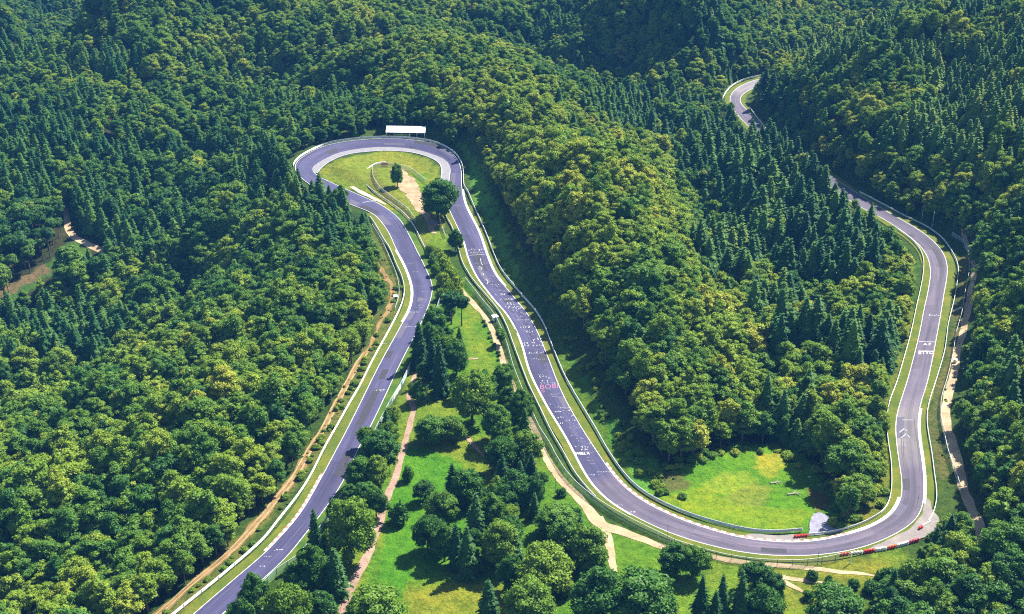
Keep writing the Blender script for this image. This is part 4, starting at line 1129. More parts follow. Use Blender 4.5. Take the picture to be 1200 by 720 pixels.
SHRUBROW = [(505,300,285,15,.6),(514,306,290,17,.72),(521,319,298,19,.78),(512,323,306,15,.5),(528,330,308,17,.72),(519,336,316,17,.82),(534,342,322,17,.76),(525,348,328,15,.6),(538,350,334,13,.66),(508,312,298,13,.4),(531,356,340,16,.7),(518,352,336,16,.55)]
def place_px(key, px, py, ty, wpx, tint, label, group=None, var=None):
    p = hit(px, py); _, _, s = proj(*p)
    K = KINDS[key]; _, y1, _ = proj(p[0], p[1], p[2] + 10.0); vp = (py - y1) / 10
    h = (py - ty) / vp * (.93 if key == 'big' else 1.0)
    wpx *= 1.17 if key == 'big' else 1.05 if key == 'spruce' else 1
    return place(key, p[0], p[1], wpx / s / (2 * K.R), max(h, 1.0) / K.H, tint, label, group, var)
for i, (k, px, py, ty, w, tt, lb) in enumerate(TREES): place_px(k, px, py, ty, w, tt, lb, var=i)
for (px, py, ty, w, tt) in SHRUBROW:
    tone = 'yellow green' if tt > .7 else 'bright green' if tt > .5 else 'dark green'
    place_px('shrub', px, py, ty, w, tt, f'{tone} shrub in the thicket between the two straights below the hairpin', 'shrubs in the thicket between the two straights')

# ------------------------------------------------------------------ woods
CON = [ # spruce plantations, outlined where their crowns show
 [(0,128),(60,118),(130,118),(200,104),(290,98),(330,110),(300,150),(250,175),(240,190),(160,190),(80,195),(60,235),(0,240)],
 [(82,195),(165,192),(235,228),(242,275),(190,295),(130,285),(86,262)],
 [(0,228),(74,238),(78,290),(0,345)],
 [(235,140),(300,150),(345,190),(400,216),(440,262),(444,300),(436,345),(400,330),(372,290),(335,240),(290,232),(255,190)],
 [(0,360),(70,352),(140,385),(120,400),(60,415),(0,420)],
 [(785,165),(850,150),(900,170),(960,205),(1000,232),(1035,280),(1038,318),(1000,330),(960,328),(900,318),(868,330),(850,350),(830,330),(808,275),(790,220)],
 [(690,95),(760,102),(850,115),(885,150),(890,190),(800,175),(720,150)],
 [(915,55),(1000,20),(1080,0),(1200,-60),(1300,-60),(1300,150),(1200,160),(1130,140),(1060,60),(1000,50),(930,72)],
 [(0,40),(60,50),(170,55),(185,80),(130,88),(60,68),(0,90)], [(600,20),(650,10),(700,40),(690,80),(640,60)]]
MIX = [([(930,60),(1060,50),(1200,120),(1200,200),(1100,190),(1040,165),(960,135),(925,100)], .6), ([(1118,300),(1200,240),(1320,240),(1320,500),(1200,500),(1140,470)], .45),
       ([(870,350),(1050,340),(1062,400),(1000,440),(900,420)], .30), ([(0,240),(300,200),(330,300),(120,420),(0,420)], .18), ([(860,480),(960,460),(980,520),(900,540)], .2), ([(300,60),(420,90),(430,150),(330,160)], .35)]
EX = [MEADOWB + [(250,860)],
 [(538,160),(562,178),(577,215),(604,262),(636,318),(672,376),(708,440),(744,501),(773,547),(795,552),(860,524),(925,522),(962,552),(985,590),(995,626),(760,600),(690,520),(540,220)],
 [(1085,262),(1110,268),(1130,278),(1144,296),(1156,325),(1152,345),(1150,365),(1143,395),(1136,420),(1131,450),(1125,475),(1124,500),(1132,525),(1139,550),(1152,590),(1166,625),(1158,640),(1140,640),(1115,612),(1098,622),(1085,400)],
 [(1020,255),(1052,268),(1080,290),(1084,320),(1076,362),(1055,440),(1046,480),(1046,560),(1040,600),(1000,630),(985,620),(1024,590),(1034,560),(1033,480),(1044,430),(1062,360),(1068,310),(1050,288),(1015,262)],
 [(455,280),(470,310),(476,345),(465,385),(425,470),(370,570),(310,645),(210,730),(170,765),(140,765),(186,716),(246,662),(282,628),(318,586),(340,556),(390,474),(432,398),(444,378),(452,345),(446,325),(440,305),(440,285)],
 [(-20,360),(55,324),(122,304),(140,296),(112,276),(90,262),(80,240),(70,240),(72,278),(56,306),(10,340),(-20,352)],
 [(370,204),(400,183),(450,172),(500,184),(520,200),(530,260),(540,330),(480,300),(430,230),(405,222)],
 [(846,122),(850,105),(872,92),(892,88),(900,100),(884,112),(880,126),(905,158),(908,168),(880,140)],
 [(750,582),(795,545),(865,520),(925,520),(965,555),(990,600),(995,626),(930,628),(870,624),(800,608)],
 [(436,152.5),(515,153.5),(522,167),(430,164)]]
# places that stay in view: no crown may stand in front of them
KEEP = []
def keepline(pts, step=3):
    P = resample(np.array(pts, float), step); KEEP.extend(P.tolist())
for (a, b) in ((0, 1), (1, 0)): pass
lpx, lpy, _ = proj(TL[:, 0], TL[:, 1], TL[:, 2]); rpx, rpy, _ = proj(TRR[:, 0], TRR[:, 1], TRR[:, 2])
hid0, hid1 = idx_at(424, 240, 0, I_HP), idx_at(352, 196, 0, I_HP)
far0 = idx_at(1026, 250, I_HP)
for i in range(0, far0, 2):
    if hid0 < i < hid1: continue
    for u in (0, .5, 1): KEEP.append((lpx[i] * (1 - u) + rpx[i] * u, lpy[i] * (1 - u) + rpy[i] * u))
for r_ in (R1, R3, R4, R5, R6[2:]): keepline(r_)
keepline(LTRACK[:-2]); keepline([(1118,300),(1134,305),(1131,345),(1126,380),(1116,420),(1105,472),(1108,510),(1120,545),(1135,585),(1148,612)])
keepline([(560,205),(575,250),(600,300),(640,365),(680,430),(715,490)], 5); keepline([(1109,474),(1116,523),(1133,585),(1146,613)])
for px, py in [(782,585),(800,575),(830,560),(860,550),(885,530),(910,535),(905,560),(930,575),(870,590),(840,580),(900,600),(820,600),(950,600),(965,610),(850,610)]: KEEP.append((px, py))
keepline([(849,112),(860,101),(875,94),(888,91)]); keepline([(860,116),(868,106),(880,98)]); keepline([(864,119),(872,111)]); keepline([(879,128),(889,141),(899,155)], 4)
keepline([(78,252),(83,274),(100,285),(120,295)], 4); keepline([(20,342),(55,318)], 8); keepline([(1000,650),(1040,645),(1070,637)], 4); keepline([(1030,648),(1050,652),(1040,660),(1030,672)], 6); keepline([(1072,630),(1090,618),(1095,612)], 4)
keepline([(455,157),(495,158)], 4); keepline([(1022,232),(1050,246),(1075,258)], 4)
KEEP = np.array(KEEP)

def woods(spacing, seed):
    rng = np.random.default_rng(seed)
    xs = np.arange(-640, 700, spacing); ys = np.arange(300, 1620, spacing * .9)
    X, Y = np.meshgrid(xs, ys); X = X + (np.arange(len(ys)) % 2)[:, None] * spacing * .5
    X = (X + rng.uniform(-.36, .36, X.shape) * spacing).ravel(); Y = (Y + rng.uniform(-.36, .36, Y.shape) * spacing).ravel()
    Z = hz(X, Y); bx, by, s = proj(X, Y, Z); cx, cy, _ = proj(X, Y, Z + 10)
    ok = (cx > -170) & (cx < 1370) & (cy > -45) & (by < 960)
    X, Y, Z, bx, by, s, cx, cy = (a[ok] for a in (X, Y, Z, bx, by, s, cx, cy))
    d, _ = near_track(X, Y, TC[::2]); ok = d > 10.5
    for e in EX: ok &= ~inpoly(bx, by, e)
    return [a[ok] for a in (X, Y, Z, bx, by, s, cx, cy, d)]

def is_conifer(cx, cy, X, Y, rng):
    c = np.zeros(cx.shape, bool); jit = (fbm(X, Y, 30, 91) - .5) * 26
    patchy = fbm(X, Y, 34, 123, 2) + rng.uniform(-.12, .12, cx.shape)
    for p in CON: c |= inpoly(cx + jit, cy + jit * .6, p)
    c &= (patchy > np.where(cy < 140, .44, .36)) & (rng.random(cx.shape) > .05)
    for p, q in MIX: c |= inpoly(cx, cy, p) & (patchy > 1 - .5 - (q - .5) * .45)
    c |= (patchy > .76) & (cy < 150)
    return c
RIDGE = [(440,30),(520,40),(600,60),(700,140),(770,190),(800,260),(840,360),(880,440),(870,540),(770,540),(690,450),(620,330),(570,210),(540,150),(450,90)]
def zone_of(cx, cy):
    if inpoly(cx, cy, RIDGE): return 'spur'
    if cx < 480 and cy > 395 or (cx < 460 and cx > 235 and cy > 235): return 'leftwood'
    if cx < 345 and cy >= 170: return 'farslope'
    if cx > 1000 and cy > 600: return 'grove'
    if cx > 1095 and cy > 235: return 'hillside'
    if cx > 905 and cy <= 235 and cy < 60 + (cx - 905) * 1.5: return 'upperhill'
    if cx > 700 and cy > 150: return 'valley'
    return 'distant'
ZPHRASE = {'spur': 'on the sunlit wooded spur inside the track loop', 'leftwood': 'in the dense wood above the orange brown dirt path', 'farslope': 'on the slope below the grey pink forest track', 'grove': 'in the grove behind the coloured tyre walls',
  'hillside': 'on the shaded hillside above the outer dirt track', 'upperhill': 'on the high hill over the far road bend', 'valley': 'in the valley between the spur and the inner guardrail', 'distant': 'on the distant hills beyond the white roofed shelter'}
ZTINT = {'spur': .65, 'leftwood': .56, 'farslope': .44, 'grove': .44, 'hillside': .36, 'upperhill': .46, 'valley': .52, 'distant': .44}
POOL = []
for key, sp, seed in (('wood', 5.1, 5), ('spruce', 5.1, 6)):
    rng = np.random.default_rng(seed + 40)
    X, Y, Z, bx, by, s, cx, cy, d = woods(sp, seed)
    con = is_conifer(cx, cy, X, Y, rng)
    sel = con if key == 'spruce' else ~con
    if key == 'wood': sel &= rng.random(len(X)) > .03
    X, Y, Z, bx, by, s, cx, cy, d = (a[sel] for a in (X, Y, Z, bx, by, s, cx, cy, d))
    K = KINDS[key]; big = fbm(X, Y, 60, 200 + seed)
    edge = .66 + .34 * smooth(d, 13, 34)
    far = np.where(cy < 160, .80, 1.0)
    sc = (rng.uniform(.62, 1.34, len(X)) if key == 'wood' else rng.uniform(.5, 1.42, len(X))) * (.66 + .58 * big) * edge * far
    if key == 'spruce':
        vl = inpoly(cx, cy, [(760,140),(900,120),(1000,220),(1060,290),(1060,440),(860,480),(780,300)]) | (cx > 1090) & (cy > 240)
        sc = sc * np.where(vl, 1.32, 1.0); gone = vl & (rng.random(len(X)) < .33); sc = np.where(gone, 0, sc)
    sz = sc * rng.uniform(.88, 1.12, len(X)) + 1e-3; sxy = sc ** .75 * rng.uniform(.92, 1.30, len(X)) * (1.14 if key == 'wood' else 1.0)
    # sight lines to the road, rails and clearings
    _, ty, _ = proj(X, Y, Z + K.H * sz)
    hh = by - ty; hw = K.R * sxy * s
    bad = np.zeros(len(X), bool)
    for i0 in range(0, len(X), 2000):
        sl = slice(i0, i0 + 2000)
        dx = KEEP[None, :, 0] - bx[sl, None]; v = (by[sl, None] - KEEP[None, :, 1]) / hh[sl, None]
        w_ = hw[sl, None] * (np.where(v < .25, .55, np.sqrt(np.clip(1 - ((v - .6) / .42) ** 2, 0, 1))) if key == 'wood' else np.clip(1.05 - v, 0, 1))
        bad[sl] = ((v > 0.02) & (v < 1.02) & (np.abs(dx) < w_ + .8)).any(1)
    if key == 'spruce': bad |= gone
    lit_crest = inpoly(cx, cy, [(130,88),(200,48),(300,4),(430,-20),(450,60),(330,84),(230,102)]) | inpoly(cx, cy, [(700,60),(800,50),(850,70),(880,95),(840,112),(740,100)]) | inpoly(cx, cy, [(900,75),(1000,15),(1040,12),(1000,40),(930,85)])  # ridge crests whose sunlight is put into a lighter foliage tint
    for i in np.nonzero(~bad)[0]:
        zn = zone_of(cx[i], cy[i])
        if key == 'wood': t = ZTINT[zn] + .20 * lit_crest[i] + (fbm(X[i], Y[i], 45, 77) - .5) * .55 + rng.normal() * .15 + (.25 if zn in ('valley', 'hillside', 'upperhill') and rng.random() < .3 else 0)
        else: t = .46 + .15 * lit_crest[i] + (fbm(X[i], Y[i], 50, 78) - .5) * .5 + rng.normal() * .12 + (.12 if zn in ('upperhill',) else 0)
        kk = key
        if key == 'spruce' and inpoly(cx[i], cy[i], CON[2]) : kk = 'pine'
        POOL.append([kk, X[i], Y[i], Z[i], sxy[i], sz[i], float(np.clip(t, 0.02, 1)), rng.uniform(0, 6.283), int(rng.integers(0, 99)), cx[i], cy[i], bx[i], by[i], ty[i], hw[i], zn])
# which of them show largest: paint them far to near into an id buffer
idb = np.full((720, 1200), -1, np.int32)
order = sorted(range(len(POOL)), key=lambda i: -POOL[i][2])
for i in order:
    kk, _, _, _, _, _, _, _, _, cx, cy, bx, by, ty, hw, zn = POOL[i]
    y0 = int(max(0, ty)); y1 = int(min(719, by - .2 * (by - ty)))
    for yy in range(y0, y1 + 1):
        v = (by - yy) / (by - ty)
        w_ = hw * (math.sqrt(max(0, 1 - ((v - .6) / .42) ** 2)) if kk != 'spruce' else max(0, 1 - v))
        a, b = int(max(0, bx - w_)), int(min(1200, bx + w_ + 1))
        if b > a: idb[yy, a:b] = i
cnt = np.bincount(idb[idb >= 0].ravel(), minlength=len(POOL))
def pick(keys, n):
    c = [i for i in range(len(POOL)) if POOL[i][0] in keys and cnt[i] > 0]
    return set(sorted(c, key=lambda i: -cnt[i])[:n])
nb0 = sum(1 for t in TREES if t[0] == 'big') + 75
single = pick(('wood',), 298 - nb0) | pick(('spruce',), 225) | pick(('pine',), 60)
def tone(t): return 'deep blue green' if t < .25 else 'dark green' if t < .42 else 'mid green' if t < .58 else 'olive green' if t < .76 else 'yellow green'
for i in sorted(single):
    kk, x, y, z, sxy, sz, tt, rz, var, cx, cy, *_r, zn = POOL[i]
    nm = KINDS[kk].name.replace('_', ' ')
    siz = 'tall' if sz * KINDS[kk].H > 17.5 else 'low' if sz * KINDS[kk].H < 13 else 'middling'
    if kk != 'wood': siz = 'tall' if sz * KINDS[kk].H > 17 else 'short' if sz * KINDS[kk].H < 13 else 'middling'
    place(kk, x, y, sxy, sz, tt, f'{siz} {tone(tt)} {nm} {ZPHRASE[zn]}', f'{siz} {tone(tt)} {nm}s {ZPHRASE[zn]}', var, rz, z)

# tall spruces between the valley and the half hidden stretch of track
i0_, i1_ = idx_at(992, 231, I_HP), idx_at(912, 172, I_HP); nl_ = normals2(TL)
for k in range(22):
    i = int(i0_ + (i1_ - i0_) * (k + random.uniform(.1, .9)) / 22); o_ = random.uniform(5.5, 9.5); s_ = random.uniform(.9, 1.25)
    place('spruce', TL[i, 0] + nl_[i, 0] * o_, TL[i, 1] + nl_[i, 1] * o_, s_, s_ * random.uniform(.95, 1.15), random.uniform(.2, .55), 'tall spruce screening the half hidden stretch of track below the far bend', 'spruces screening the half hidden stretch of track')
# trees packed into the clumps of the meadow
CLUMPS = [([(502,376),(518,352),(546,398),(525,440),(518,465),(497,470),(482,445)], 10, 'the dark clump at the head of the pinkish path'),
 ([(562,440),(598,440),(618,480),(632,535),(636,590),(602,600),(576,540),(562,480)], 22, 'the tree column under the sandy footpath'),
 ([(492,580),(530,562),(600,562),(640,600),(690,640),(700,690),(640,715),(592,690),(600,655),(560,676),(520,662),(494,640)], 34, 'the central clump and grove of the bright meadow'),
 ([(404,560),(440,500),(462,490),(456,540),(440,600),(424,640),(380,690),(345,700),(372,630)], 24, 'the belt between the lower straight and the pinkish path'),
 ([(270,790),(300,712),(345,690),(392,692),(388,790)], 14, 'the trees at the bottom end of the lower straight'),
 ([(672,700),(776,690),(790,770),(672,770)], 12, 'the dark grove below the grass triangle'),
 ([(1045,690),(1075,650),(1098,630),(1120,640),(1140,680),(1150,740),(1040,740)], 26, 'the front edge of the grove behind the tyre walls')]
pathpts = np.array([hit(a_, b_) for a_, b_ in [(500,428),(487,440),(482,455),(480,467),(484,480),(480,500),(475,517),(470,536),(464,556),(455,580),(443,617),(430,652),(416,680),(405,704),(548,514),(558,525),(568,536),(595,437),(607,466),(627,508),(642,540),(659,564),(675,581),(690,598),(706,616),(714,642),(718,662)]])
for poly, n_, ph in CLUMPS:
    pp = np.array(poly); done = []
    for t_ in range(n_ * 30):
        if len(done) >= n_: break
        px, py = random.uniform(pp[:, 0].min(), pp[:, 0].max()), random.uniform(pp[:, 1].min(), pp[:, 1].max())
        if not inpoly(np.array([px]), np.array([py]), poly)[0]: continue
        q = hit(px, py)
        if min([9] + [math.hypot(q[0] - d_[0], q[1] - d_[1]) for d_ in done]) < 3.4 or near_track(np.array([q[0]]), np.array([q[1]]))[0][0] < 8.5 or ((pathpts[:, :2] - q[:2]) ** 2).sum(1).min() < 3.6 ** 2: continue
        done.append(q); s_ = random.uniform(.55, 1.0); tt = random.choice((random.uniform(.15, .4), random.uniform(.35, .7)))
        if random.random() < .2: place('spruce', q[0], q[1], s_ * .9, s_ * .95, tt * .8, f'young spruce filling {ph}', f'young spruces filling {ph}')
        elif random.random() < .3: place('shrub', q[0], q[1], s_ * 1.3, s_ * 1.4, tt, f'bushy {tone(tt)} shrub filling {ph}', f'bushy {tone(tt)} shrubs filling {ph}')
        else: place('big', q[0], q[1], s_ * .62, s_ * random.uniform(.55, .8), tt, f'smaller {tone(tt)} tree filling {ph}', f'smaller {tone(tt)} trees filling {ph}')
# shrubs along the verges
def shrub_run(pts, off0, off1, n, size, tint, label, group, hside=1):
    P = polyline(pts, 0, 1.0, 1.0); nn = normals2(P) * hside
    for k in range(n):
        i = random.randrange(len(P)); o = random.uniform(off0, off1)
        x, y = P[i, 0] + nn[i, 0] * o, P[i, 1] + nn[i, 1] * o; s = random.uniform(*size)
        place('shrub', x, y, s, s * random.uniform(.7, 1.1), random.uniform(*tint), label, group)
shrub_run(R1[:17], 1.6, 4.2, 64, (.45, .85), (.45, .75), 'pale green shrub in the strip between white guardrail and orange brown path', 'shrubs between the white guardrail and the orange brown path')
shrub_run([q for q in R4 if q[0] > 672 and q[1] > 460 and q[0] < 800], 4.5, 9.5, 34, (.5, 1.0), (.4, .75), 'green shrub on the bank above the bottom bend guardrail', 'shrubs on the bank above the bottom bend guardrail')
shrub_run(R5[2:18], 1.8, 9.0, 56, (.6, 1.15), (.55, .9), 'sunlit yellow green shrub on the slope inside the valley road', 'shrubs on the slope inside the valley road')
shrub_run([q for q in R4 if 546 < q[0] < 700 and q[1] > 220], 5.5, 13, 44, (.45, 1.0), (.5, .85), 'shrub on the shaded grassy bank beside the middle straight', 'shrubs on the shaded bank beside the middle straight')
for (px, py, ty, w_, tt) in [(1034,302,276,24,.8),(1047,322,298,22,.9),(1040,342,314,26,.92),(1051,358,334,22,.78),(1036,376,346,26,.7),(1049,398,372,22,.84),(1035,428,400,26,.72),(1026,458,430,26,.66),(1033,505,478,22,.74),(1024,562,532,26,.68),(1012,590,562,26,.6),(1030,540,514,20,.8),(905,300,272,24,.9),(880,330,300,26,.88),(925,345,318,24,.85),(960,300,274,22,.8)]:
    place_px('big', px, py, ty, w_, tt, 'lime green tree on the slope between dark spruces and the valley road', 'lime green trees between the spruces and the valley road')
shrub_run([(768,562),(790,548),(820,538),(862,522),(920,520),(958,548),(975,575),(988,600),(992,616)], -2.5, 3.5, 46, (.45, 1.15), (.35, .85), 'bush at the ragged wood edge around the valley meadow', 'bushes at the wood edge around the valley meadow')
shrub_run([(572,375),(583,395),(592,420),(598,440)], 1.6, 3.4, 14, (.3, .55), (.15, .4), 'little dark shrub along the meadow edge of the footpath', 'little shrubs along the footpath', -1)

# ------------------------------------------------------------------ the rest of the woods: one mass per kind
def scatter(name, keys, rows, label, cat):
    """rows: (key, x, y, z, sxy, sz, tint, rz, var); every point carries a whole tree"""
    protos = [(k, v) for k in keys for v in sorted(KINDS[k].proto)]
    where = {}
    for n_, (k, v) in enumerate(protos): where.setdefault(k, []).append(n_)
    me = bpy.data.meshes.new(name); me.vertices.add(len(rows))
    me.vertices.foreach_set('co', np.array([(r[1], r[2], r[3] - .1) for r in rows], np.float32).ravel())
    def attr(nm, tp, vals, f='value'):
        a = me.attributes.new(nm, tp, 'POINT'); a.data.foreach_set(f, np.asarray(vals).ravel())
    attr('pick', 'INT', np.array([where[r[0]][r[8] % len(where[r[0]])] for r in rows], np.int32))
    attr('turn', 'FLOAT_VECTOR', np.array([(0, 0, r[7]) for r in rows], np.float32), 'vector')
    attr('size', 'FLOAT_VECTOR', np.array([(r[4], r[4], r[5]) for r in rows], np.float32), 'vector')
    attr('tint', 'FLOAT', np.array([r[6] for r in rows], np.float32))
    o = tag(link(name, me), label, cat, kind='stuff')
    ng = bpy.data.node_groups.new(name + '_nodes', 'GeometryNodeTree')
    ng.interface.new_socket('Geometry', in_out='INPUT', socket_type='NodeSocketGeometry'); ng.interface.new_socket('Geometry', in_out='OUTPUT', socket_type='NodeSocketGeometry')
    gi = ng.nodes.new('NodeGroupInput'); go = ng.nodes.new('NodeGroupOutput'); L = ng.links.new
    m2p = ng.nodes.new('GeometryNodeMeshToPoints'); L(gi.outputs[0], m2p.inputs[0])
    jn = ng.nodes.new('GeometryNodeJoinGeometry')
    for (k, v) in protos[::-1]:
        c, b = KINDS[k].proto[v]; g2 = ng.nodes.new('GeometryNodeGeometryToInstance')
        oc = ng.nodes.new('GeometryNodeObjectInfo'); oc.inputs['Object'].default_value = c
        if b is not None:
            ob = ng.nodes.new('GeometryNodeObjectInfo'); ob.inputs['Object'].default_value = b
            jj = ng.nodes.new('GeometryNodeJoinGeometry'); L(oc.outputs['Geometry'], jj.inputs[0]); L(ob.outputs['Geometry'], jj.inputs[0]); L(jj.outputs[0], g2.inputs[0])
        else: L(oc.outputs['Geometry'], g2.inputs[0])
        L(g2.outputs[0], jn.inputs[0])
    ip = ng.nodes.new('GeometryNodeInstanceOnPoints'); L(m2p.outputs[0], ip.inputs['Points']); L(jn.outputs[0], ip.inputs['Instance'])
    ip.inputs['Pick Instance'].default_value = True
    def na(nm, tp):
        n_ = ng.nodes.new('GeometryNodeInputNamedAttribute'); n_.data_type = tp; n_.inputs[0].default_value = nm; return n_.outputs[0]
    L(na('pick', 'INT'), ip.inputs['Instance Index']); L(na('size', 'FLOAT_VECTOR'), ip.inputs['Scale'])
    er = ng.nodes.new('FunctionNodeEulerToRotation'); L(na('turn', 'FLOAT_VECTOR'), er.inputs[0]); L(er.outputs[0], ip.inputs['Rotation'])
    L(ip.outputs[0], go.inputs[0])
    md = o.modifiers.new('trees', 'NODES'); md.node_group = ng
    return o
rest = [POOL[i] for i in range(len(POOL)) if i not in single]
print('pool', len(POOL), 'single', len(single))
scatter('broadleaf_forest', ['wood'], [r for r in rest if r[0] == 'wood'], 'continuous broadleaf forest canopy covering the hills and the spur', 'forest')
scatter('spruce_forest', ['spruce', 'pine'], [r for r in rest if r[0] != 'wood'], 'continuous dark spruce forest covering parts of the slopes', 'forest')
# low growth on banks and wood edges
rows = []
rng = np.random.default_rng(99)
X = rng.uniform(-330, 380, 60000); Y = rng.uniform(400, 1000, 60000); Z = hz(X, Y); bx, by, s = proj(X, Y, Z); d, _ = near_track(X, Y, TC[::3])
bank = (inpoly(bx, by, EX[1]) & (d > 9.5) & (rng.random(len(X)) < .07) & ~inpoly(bx, by, [(755,582),(795,552),(865,525),(925,525),(965,555),(990,600),(995,622),(930,627),(870,623),(800,603)])) | (inpoly(bx, by, EX[3]) & (d > 9.5)) | (inpoly(bx, by, EX[4]) & (d > 9.5) & (rng.random(len(X)) < .5)) | ((inpoly(bx, by, EX[2]) & (d > 10.5)) & (rng.random(len(X)) < .4))
wild = inpoly(bx, by, [(760,560),(800,545),(800,575),(770,580)]) | inpoly(bx, by, [(1000,590),(960,560),(985,610)])
mead = inpoly(bx, by, MEADOWB) & (d > 10) & (fbm(X, Y, 22, 61) > .45) & (rng.random(len(X)) < .5)
pth = near_track(X, Y, np.array([hit(a, b) for a, b in LTRACK + [(470,536),(455,580),(443,617),(430,652),(416,680),(480,500),(462,560),(448,600),(645,545),(659,564),(675,581),(690,598),(706,616),(720,620),(740,627),(760,635),(580,394),(587,415),(595,437),(602,452),(556,358),(569,373),(1126,397),(1121,416),(1108,480),(1108,500),(1116,523),(1126,555),(1133,585),(1146,613)]]))[0]
good = (bank | wild | mead) & (pth > 4.0)
for i in np.nonzero(good)[0][:12000]:
    s_ = rng.uniform(.05, .15) if mead[i] else rng.uniform(.12, .34); rows.append(('shrub', X[i], Y[i], Z[i], s_, s_ * rng.uniform(.7, 1.3), float(np.clip(rng.normal(.80 if mead[i] else .58, .16), 0, 1)), rng.uniform(0, 6.28), int(rng.integers(0, 99))))
scatter('undergrowth', ['shrub'], rows, 'low weeds and saplings on the banks and wood edges', 'undergrowth')

# ------------------------------------------------------------------ lettering and scrawl painted on the asphalt
FADED = plain('faded_white_paint', (.52, .52, .55), .7, var=.3, scale=1.4)
def road_point(px, py):
    x, y = at(px, py, 0); return np.array([x, y, .022])
def painted(name, V, fs, mat):
    return link(name, mesh_from(name, V, fs, [mat]), road_o)
def text(s, px, py, wpx, hpx, mat, rot=0.0, bold=0.0):
    cu = bpy.data.curves.new('lettering', 'FONT'); cu.body = s; cu.align_x = 'CENTER'; cu.align_y = 'CENTER'; cu.offset = bold; cu.resolution_u = 2
    ob = bpy.data.objects.new('lettering', cu); COL.objects.link(ob)
    dg = bpy.context.evaluated_depsgraph_get(); me = bpy.data.meshes.new_from_object(ob.evaluated_get(dg)); bpy.data.objects.remove(ob)
    n = len(me.vertices); co = np.empty(n * 3, np.float32); me.vertices.foreach_get('co', co); co = co.reshape(-1, 3)
    c = road_point(px, py); r = road_point(px + wpx / 2, py - rot * wpx / 2); u = road_point(px, py - hpx / 2)
    ex = (r - c) / max(np.ptp(co[:, 0]) / 2, 1e-6); ey = (u - c) / max(np.ptp(co[:, 1]) / 2, 1e-6)
    mx = (co[:, 0].max() + co[:, 0].min()) / 2; my = (co[:, 1].max() + co[:, 1].min()) / 2
    P = c + (co[:, :1] - mx) * ex + (co[:, 1:2] - my) * ey
    me.vertices.foreach_set('co', P.astype(np.float32).ravel()); me.update(); me.materials.clear(); me.materials.append(mat)
    link('lettering', me, road_o)
def strokes(lines, w, mat):
    V = []; fs = []
    for ln in lines:
        P = np.array([road_point(a, b) for a, b in ln]); d = np.gradient(P[:, :2], axis=0); d /= np.maximum(np.linalg.norm(d, axis=1), 1e-6)[:, None]
        n = np.stack([-d[:, 1], d[:, 0]], 1) * w / 2; b = len(V)
        for p, q in zip(P, n): V += [(p[0] + q[0], p[1] + q[1], p[2]), (p[0] - q[0], p[1] - q[1], p[2])]
        for k in range(len(P) - 1): fs.append((b + 2*k, b + 2*k + 1, b + 2*k + 3, b + 2*k + 2))
    painted('scrawl', V, fs, mat)
def scrawl(x0, x1, y, h, mat, w=.22, slope=.0, seed=0, dens=1.0):
    """illegible row of hand painted letters"""
    r = random.Random(int(x0 * 31 + y * 17 + seed)); lines = []; x = x0
    while x < x1:
        cw = h * r.uniform(.7, 1.2) + .8
        if r.random() < .9 * dens:
            yy = y + slope * (x - x0)
            pts = [(x + r.uniform(0, cw * .8), yy + r.uniform(-h / 2, h / 2)) for _ in range(r.choice((3, 4, 4)))]
            lines.append(pts)
        x += cw
    if lines: strokes(lines, w, mat)
for a in [(549,567,293,2.2),(551,569,296,1.5),(574,583,334,2),(580,592,345,2.2),(586,600,351,2),(592,600,350.5,2.4),(592,610,356,3.4),(592,611,360,3.4),(600,611,364,3),(604,622,374.5,1.5),(605,613,371,1.6),(609,620,383.5,2.6),(616,623,389.5,3),
          (614,636,405,2.6),(618,637,413.5,2.6),(623,638,421,1.6),(619,622,427,2),(638,643,428,2),(631,640,441.5,3),(641,648,442.5,4),(634,640,446.5,2.6),(632,650,449,2),(656,668,478,1.8),(652,661,489.5,2.4),(666,673,488.5,3.4),(663,675,492.5,2.4),(653,661,496.5,2.4),(664,677,499.5,2.6),
          (673,688,524,3),(677,687,527,2.6),(690,701,556.5,1.5),(700,716,553,1.2),(732,745,600,2),(723,728,592,1.6),
          (476,491,366,1.4),(475,489,383,1.5),(447,452,403,1.6),(437,452,457.5,2.4),(320,332,645,2.6),(304,312,664,2),(309,318,652,2)]:
    scrawl(*a, WORNWHITE if a[3] < 2.2 else FADED, .17)
for a in [(417,423,169),(428,440,166.5),(455,464,167),(470,481,168),(494,503,171),(508,516,176),(528,533,181),(531,537,190),(532,535,204),(386,391,176),(393,397,175)]: scrawl(*a, 1.4, WORNWHITE, .22)
text('WELL A', 682.5, 531.5, 17, 2.6, WHITE, 0, .02)
scrawl(649.5, 661, 482.6, 1.9, FADED, .32, -.05); scrawl(663, 672, 481.2, 1.9, FADED, .32, -.1)
text('BOBI', 643.5, 453, 21, 5.2, PINK, .06, .01); text('S', 636.5, 458.5, 4.5, 3.2, PINK)
scrawl(622, 637, 398.5, 4.6, WORNWHITE, .3, -.05); scrawl(614, 637, 402.5, 2.4, FADED, .2, -.1)
scrawl(603, 612, 362, 3, WORNWHITE, .26)
text('ETTO', 1085.5, 413.5, 18, 3.6, FADED, 0, .02); text('A F', 1086.5, 403.5, 9, 2.4, FADED, 0, .03); scrawl(1086, 1098, 369.5, 2, FADED, .3)
strokes([[(1076.5,400.6),(1096.5,401)]], 0.3, FADED); strokes([[(1076,411),(1094,411.6)]], .25, WORNWHITE); strokes([[(1090,369.3),(1103,370.3)]], .25, WORNWHITE); strokes([[(1057,492.2),(1071,492.5)]], .25, WORNWHITE)
strokes([[(1054,507),(1059.5,502.5),(1063,505)], [(1056,513.5),(1062,508.5),(1066,513)]], .35, WORNWHITE)
